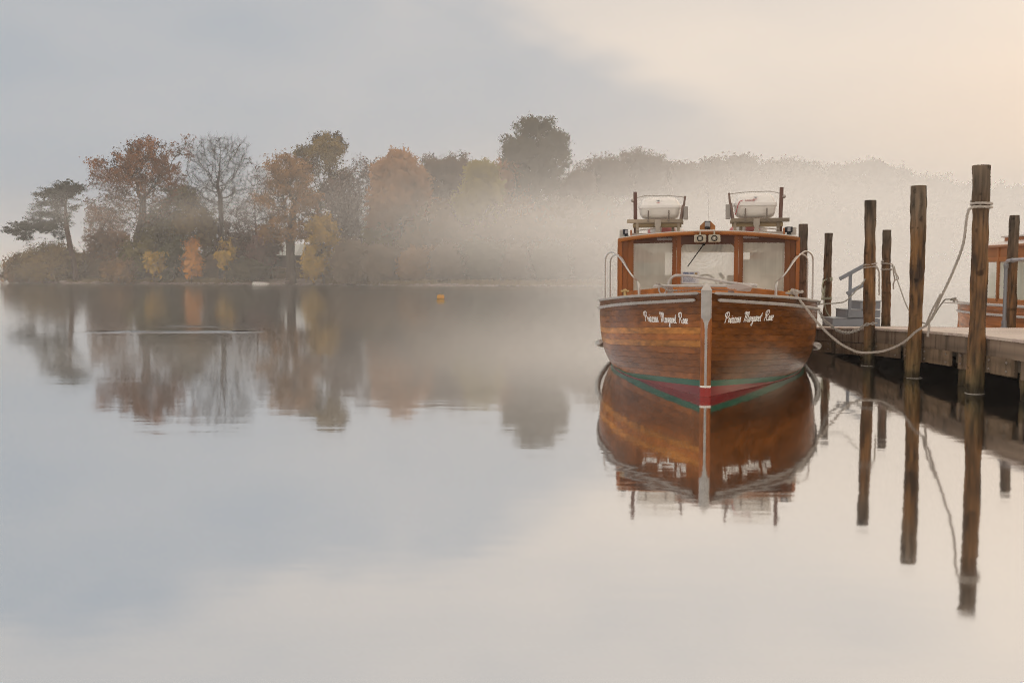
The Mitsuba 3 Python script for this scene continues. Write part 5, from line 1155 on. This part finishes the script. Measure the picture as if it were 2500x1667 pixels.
        full = {'bush': 1.0, 'tree': .55 if bx < -22 else 1.0, 'pine': .8}.get(kind, .9 if far else .25 if name == 'oak_tree' and bx > -22 else .85 if bx > -22 else 0)
        sp = att0[rng.uniform(0, 1, len(att0)) < full]
        sp = sp[(meshkit.fbm(sp * .35 + seed, 3, seed + 4) > .40)] if not far and kind != 'bush' and bx < -22 else sp
        sp = sp[sp[:, 2] < np.percentile(att0[:, 2], 75)] if kind == 'tree' and bx < -22 else sp
        sp = sp[sp[:, 2] < np.percentile(att0[:, 2], 88)] if kind == 'oak' and not far and len(sp) else sp
        sp = np.repeat(sp, 5 if far else 3 if bx > -22 else 2, 0); sp = sp + rng.normal(0, .35, sp.shape)
        V2, F2 = leaves(rng, sp, 1.6 if far else 1.0 if bx > -22 else .7 if kind != 'pine' else .7, .5 if kind == 'pine' else 0)
        V, F = merge([(V, F), (V2, F2)]); Cn = np.vstack([Cn, sp])
        t = np.clip(.5 + (.5 if bx > -22 else 1.6) * (meshkit.fbm(Cn * .55 + seed * 3, 3, seed + 1) - .5) + rng.normal(0, .0 if bx > -22 else .20, len(Cn)), 0, 1)
        Cl = 1.45 * mixc(PAL[pal][0], PAL[pal][1], t); Cl = np.repeat(Cl, 4, 0)
        # leaf normals follow the crown: outwards from its middle, so that clumps shade softly
        cen = np.median(Cn, 0); nn = (Cn - cen) / (np.ptp(Cn, axis=0) + 1e-6); nn = nn / (np.linalg.norm(nn, axis=1, keepdims=True) + 1e-9) + rng.normal(0, 0 if bx > -22 else .05, nn.shape) + (np.array([0, -.35, .3]) if bx > -22 else np.array([0, 0, .3]))
        nn /= np.linalg.norm(nn, axis=1, keepdims=True); nn = np.repeat(nn, 4, 0)
        scene[f'{key}__foliage'] = {'type': 'ply', 'filename': meshkit.write_ply((V, F), False, None, np.clip(Cl, 0, 1), nn), 'face_normals': False, 'bsdf': {'type': 'ref', 'id': 'm_leaf'}}
    tag(key, label, cat, None)
    return n


for i, row in enumerate(PLANTS):
    plant(row, 500 + i)

# bramble and bracken under the trees
rg = np.random.default_rng(18)
n = 34000
x = rg.uniform(-86, 68, n); s = rg.uniform(7, 26, n); yv = shore_y(x) + s
hm = (1.0 + 3.2 * meshkit.fbm(np.stack([x * .16, s * .16, 0 * x], 1), 3, 31)) * np.where(np.abs(x + 33) < 5, .12, 1) * np.where(np.abs(x + 39) < 7.5, .14, 1) * (1 + 2.2 * sstep(-22, -8, x))
Cn = np.stack([x, yv, land_z(x, yv) + hm * rg.uniform(0, 1, n) ** .7], 1)
V, F = leaves(rg, Cn, .9)
ucol = np.repeat(1.4 * mixc((.105, .066, .036), (.052, .044, .024), np.clip(.5 + 1.8 * (meshkit.fbm(Cn * .3, 3, 9) - .5) * np.where(x > -22, .3, 1) + rg.normal(0, .04, n), 0, 1)), 4, 0)
un = np.repeat(np.array([[0, -.8, .6]]) + rg.normal(0, .02, (n, 3)), 4, 0); un /= np.linalg.norm(un, axis=1, keepdims=True)
scene['undergrowth'] = {'type': 'ply', 'filename': meshkit.write_ply((V, F), False, None, ucol, un), 'face_normals': False, 'bsdf': {'type': 'ref', 'id': 'm_leaf'}}
labels['undergrowth'] = {'label': 'brown bramble and bracken under the trees of the far shore', 'kind': 'stuff'}

# grass and sedge on the shore, stones by the water
rg = np.random.default_rng(8)
n = 26000
x = rg.uniform(-92, 66, n); s = np.abs(rg.normal(0, 1.8, n)) + .5
keep = (meshkit.fbm(np.stack([x * .35, s * .4, 0 * x], 1), 3, 5) > .42) & ~((np.abs(x + 32.5) < 5.5))
x, s = x[keep], s[keep]; yv = shore_y(x) + s; zv = land_z(x, yv) - .03
h = rg.uniform(.25, .75, len(x)); tip = np.stack([x + rg.normal(0, .16, len(x)), yv + rg.normal(0, .16, len(x)), zv + h], 1)
b0 = np.stack([x, yv, zv], 1); w_ = rg.normal(0, .05, (len(x), 3)) * [1, 1, 0]
V = np.stack([b0 - w_, b0 + w_, tip], 1).reshape(-1, 3)
tcol = np.repeat(mixc((.17, .115, .045), (.075, .06, .03), rg.uniform(.3, .7, len(x))), 3, 0)
scene['shore_grass'] = {'type': 'ply', 'filename': meshkit.write_ply((V, np.arange(len(V)).reshape(-1, 3)), False, None, tcol, np.tile([[0, -.6, .8]], (len(V), 1))), 'face_normals': False, 'bsdf': {'type': 'ref', 'id': 'm_leaf'}}
labels['shore_grass'] = {'label': 'brown sedge and grass fringing the far shore', 'kind': 'stuff'}
st = []
for j in range(150):
    if j < 8: px, ps, r_ = [-76.5, -75.4, -72.8, -66.9, -66.2, -63.0, -60.5, -57.0][j], .15, [.22, .3, .45, .28, .5, .22, .3, .25][j]
    else: px, ps, r_ = rg.uniform(-84, 5), rg.uniform(-.1, .9), rg.uniform(.06, .22)
    m = trimesh.creation.icosphere(2, r_)
    v_ = np.array(m.vertices) * [1.3, 1, .65]; v_ *= (1 + .6 * (meshkit.fbm(v_ / r_ * 1.1 + j, 2, j) - .5))[:, None]
    py_ = float(shore_y(px)) + ps
    st.append((v_ + [px, py_, float(land_z(px, py_)) + .25 * r_], np.array(m.faces)))
put('shore_stones', st, 'm_matte', speckle((.22, .19, .175), .4, 1.5), True)
labels['shore_stones'] = {'label': 'scattered grey stones along the water line of the far shore', 'kind': 'stuff'}

# boathouse behind the beach
k = 'boathouse'; hx0, hx1, hy0, hy1 = -48.5, -35.2, 164, 172
hz0 = float(land_z(-40, 164)) - .2; he, hr = hz0 + 2.9, hz0 + 4.7
put(f'{k}__wall', [box((hx0, hy0, hz0), (hx1, hy0 + .15, he)), box((hx0, hy1 - .15, hz0), (hx1, hy1, he))] + [prism([(hy0 + .15, hz0), (hy1 - .15, hz0), (hy1 - .15, he), ((hy0 + hy1) / 2, hr - .1), (hy0 + .15, he)], q, q + .15, 0) for q in (hx0, hx1 - .15)], 'm_matte', speckle((.075, .055, .052), .25, [8, 8, .6]))
for s in (-1, 1):
    my = (hy0 + hy1) / 2
    for j in range(14):   # metal sheets side by side
        a = hx0 - .3 + j * (hx1 - hx0 + .6) / 14; b = a + (hx1 - hx0 + .6) / 14 - .02
        q = np.array([[a, my, hr + .05], [b, my, hr + .05], [b, my + s * 4.5, he - .20], [a, my + s * 4.5, he - .20]])
        put(num(f'{k}__roof__sheet'), merge([(q, np.array([[0, 1, 2], [0, 2, 3]])), (q - [0, 0, .06], np.array([[0, 1, 2], [0, 2, 3]]))]), 'm_galv', np.array([.50, .53, .52]) * (.85 if j % 3 else 1.15))
put(f'{k}__door', [box((-40.2, hy0 - .03, hz0 + .2), (-38.2, hy0 + .001, hz0 + 2.3))], 'm_matte', (.05, .045, .045))
put(f'{k}__fascia', box((hx0 - .3, hy0 - .52, he - .36), (hx1 + .3, hy0 - .46, he - .18)), 'm_matte', (.10, .09, .09))
tag(k, 'dark boathouse with a pale metal roof behind the beach', 'building')
# fence rail by the beach
k = 'rail_fence'
for j in range(7):
    fx = -47 + j * 2.2; fz = float(land_z(fx, 158))
    put(num(f'{k}__post'), box((fx - .06, 157.94, fz - .3), (fx + .06, 158.06, fz + 1.0), .01), 'm_matte', (.12, .095, .08))
put(f'{k}__rail', [beam((-47.2, 157.9, float(land_z(-47, 158)) + q), (-33.6, 157.9, float(land_z(-33.6, 158)) + q), .05, .12) for q in (.5, .9)], 'm_matte', (.13, .10, .085))
tag(k, 'low wooden rail fence in front of the boathouse', 'fence')
# dinghy drawn up on the grass
k = 'dinghy'; t = np.linspace(0, 1, 15); ph = np.linspace(0, PI, 11)
Pd = np.array([[[-35.9 + (q - .5) * 2.3, 141.0 - .62 * (1 - (1.15 * q - .25) ** 4 * .8) * math.cos(p), float(land_z(-35.9, 141)) + .02 + .62 * math.sin(p) ** .7 * (1 - .35 * q ** 3)] for p in ph] for q in t])
put(f'{k}__hull', grid(Pd), 'm_paint', speckle((.50, .50, .49), .2, 3), True)
put(f'{k}__transom', (np.vstack([Pd[0], Pd[0].mean(0)]), np.array([[j, j + 1, 11] for j in range(10)])), 'm_paint', (.16, .20, .16))
put(f'{k}__keel', tube(Pd[:, 5] + [0, 0, .02], .035, 6), 'm_matte', (.2, .18, .16), True)
tag(k, 'small white dinghy lying upturned on the far bank', 'dinghy')

# ---------------------------------------------------------------- the air: thin haze everywhere and a bank of mist on the water
HX, HY0, HY1, HZ0, HZ1 = 2400, -600, 2300, -3.2, 31.0
scene['haze_medium'] = {'type': 'homogeneous', 'albedo': 0.95, 'sigma_t': 0.0009}
scene['haze'] = {'type': 'cube', 'to_world': T().translate([0, (HY0 + HY1) / 2, (HZ0 + HZ1) / 2]).scale([HX, (HY1 - HY0) / 2, (HZ1 - HZ0) / 2]), 'bsdf': {'type': 'null'}, 'interior': {'type': 'ref', 'id': 'haze_medium'}}
labels['haze'] = {'label': 'thin morning haze over the whole lake', 'kind': 'stuff'}
M0, M1 = np.array([-110, 38, -1.4]), np.array([150, 172, 27.0])
nx, ny, nz = 104, 54, 30
mx, my, mz = [np.linspace(M0[i], M1[i], k) for i, k in enumerate((nx, ny, nz))]
ZZ, YY, XX = np.meshgrid(mz, my, mx, indexing='ij')
pn = np.stack([XX, YY, ZZ * 2.2], -1)
n1 = meshkit.fbm(pn * .035, 4, 21); n2 = meshkit.fbm(pn * .09, 3, 5)
right = sstep(-22, 26, XX + 10 * (n1 - .5))                  # thickens towards the right
top = 9.0 + 3.0 * sstep(0, 45, XX) + 5.5 * (n1 - .5) + 2.5 * (n2 - .5)
low = sstep(top + 4.0, top - 3.5, ZZ)
lift = sstep(-5, 22, XX); foot = lift + (1 - lift) * (.25 + .75 * sstep(.5, 6.5, ZZ))    # to the left the bank floats clear of the water
bank = .032 * right * low * foot * (.55 + .9 * n2)
thin = .0008 * sstep(7, 1, ZZ) * sstep(-95, -60, XX)         # a little on the water everywhere
wisp = .010 * np.exp(-((ZZ - 10.8 - 3 * (n1 - .5)) / 2.6) ** 2) * np.exp(-((YY - 150) / 16) ** 2) * sstep(-95, -70, XX) * sstep(10, -20, XX) * (.4 + 1.2 * n2)   # hanging among the crowns
dens = bank + thin + wisp
def edge(q, a, b, m): return sstep(a, a + m, q) * sstep(b, b - m, q)
dens = .0009 + dens * edge(XX, M0[0], M1[0], 12) * edge(YY, M0[1], M1[1], 14) * sstep(M1[2], M1[2] - 6, ZZ)
scene['mist_medium'] = {'type': 'heterogeneous', 'albedo': 0.95, 'sigma_t': {'type': 'gridvolume', 'grid': mi.VolumeGrid(dens.astype(np.float32)[..., None]), 'filter_type': 'trilinear', 'wrap_mode': 'clamp', 'to_world': T().translate(M0.tolist()).scale((M1 - M0).tolist())}}
scene['mist_bank'] = {'type': 'cube', 'to_world': T().translate(((M0 + M1) / 2).tolist()).scale(((M1 - M0) / 2).tolist()), 'bsdf': {'type': 'null'}, 'interior': {'type': 'ref', 'id': 'mist_medium'}, 'exterior': {'type': 'ref', 'id': 'haze_medium'}}
labels['mist_bank'] = {'label': 'bank of pale mist lying on the lake, thickest to the right', 'kind': 'stuff'}
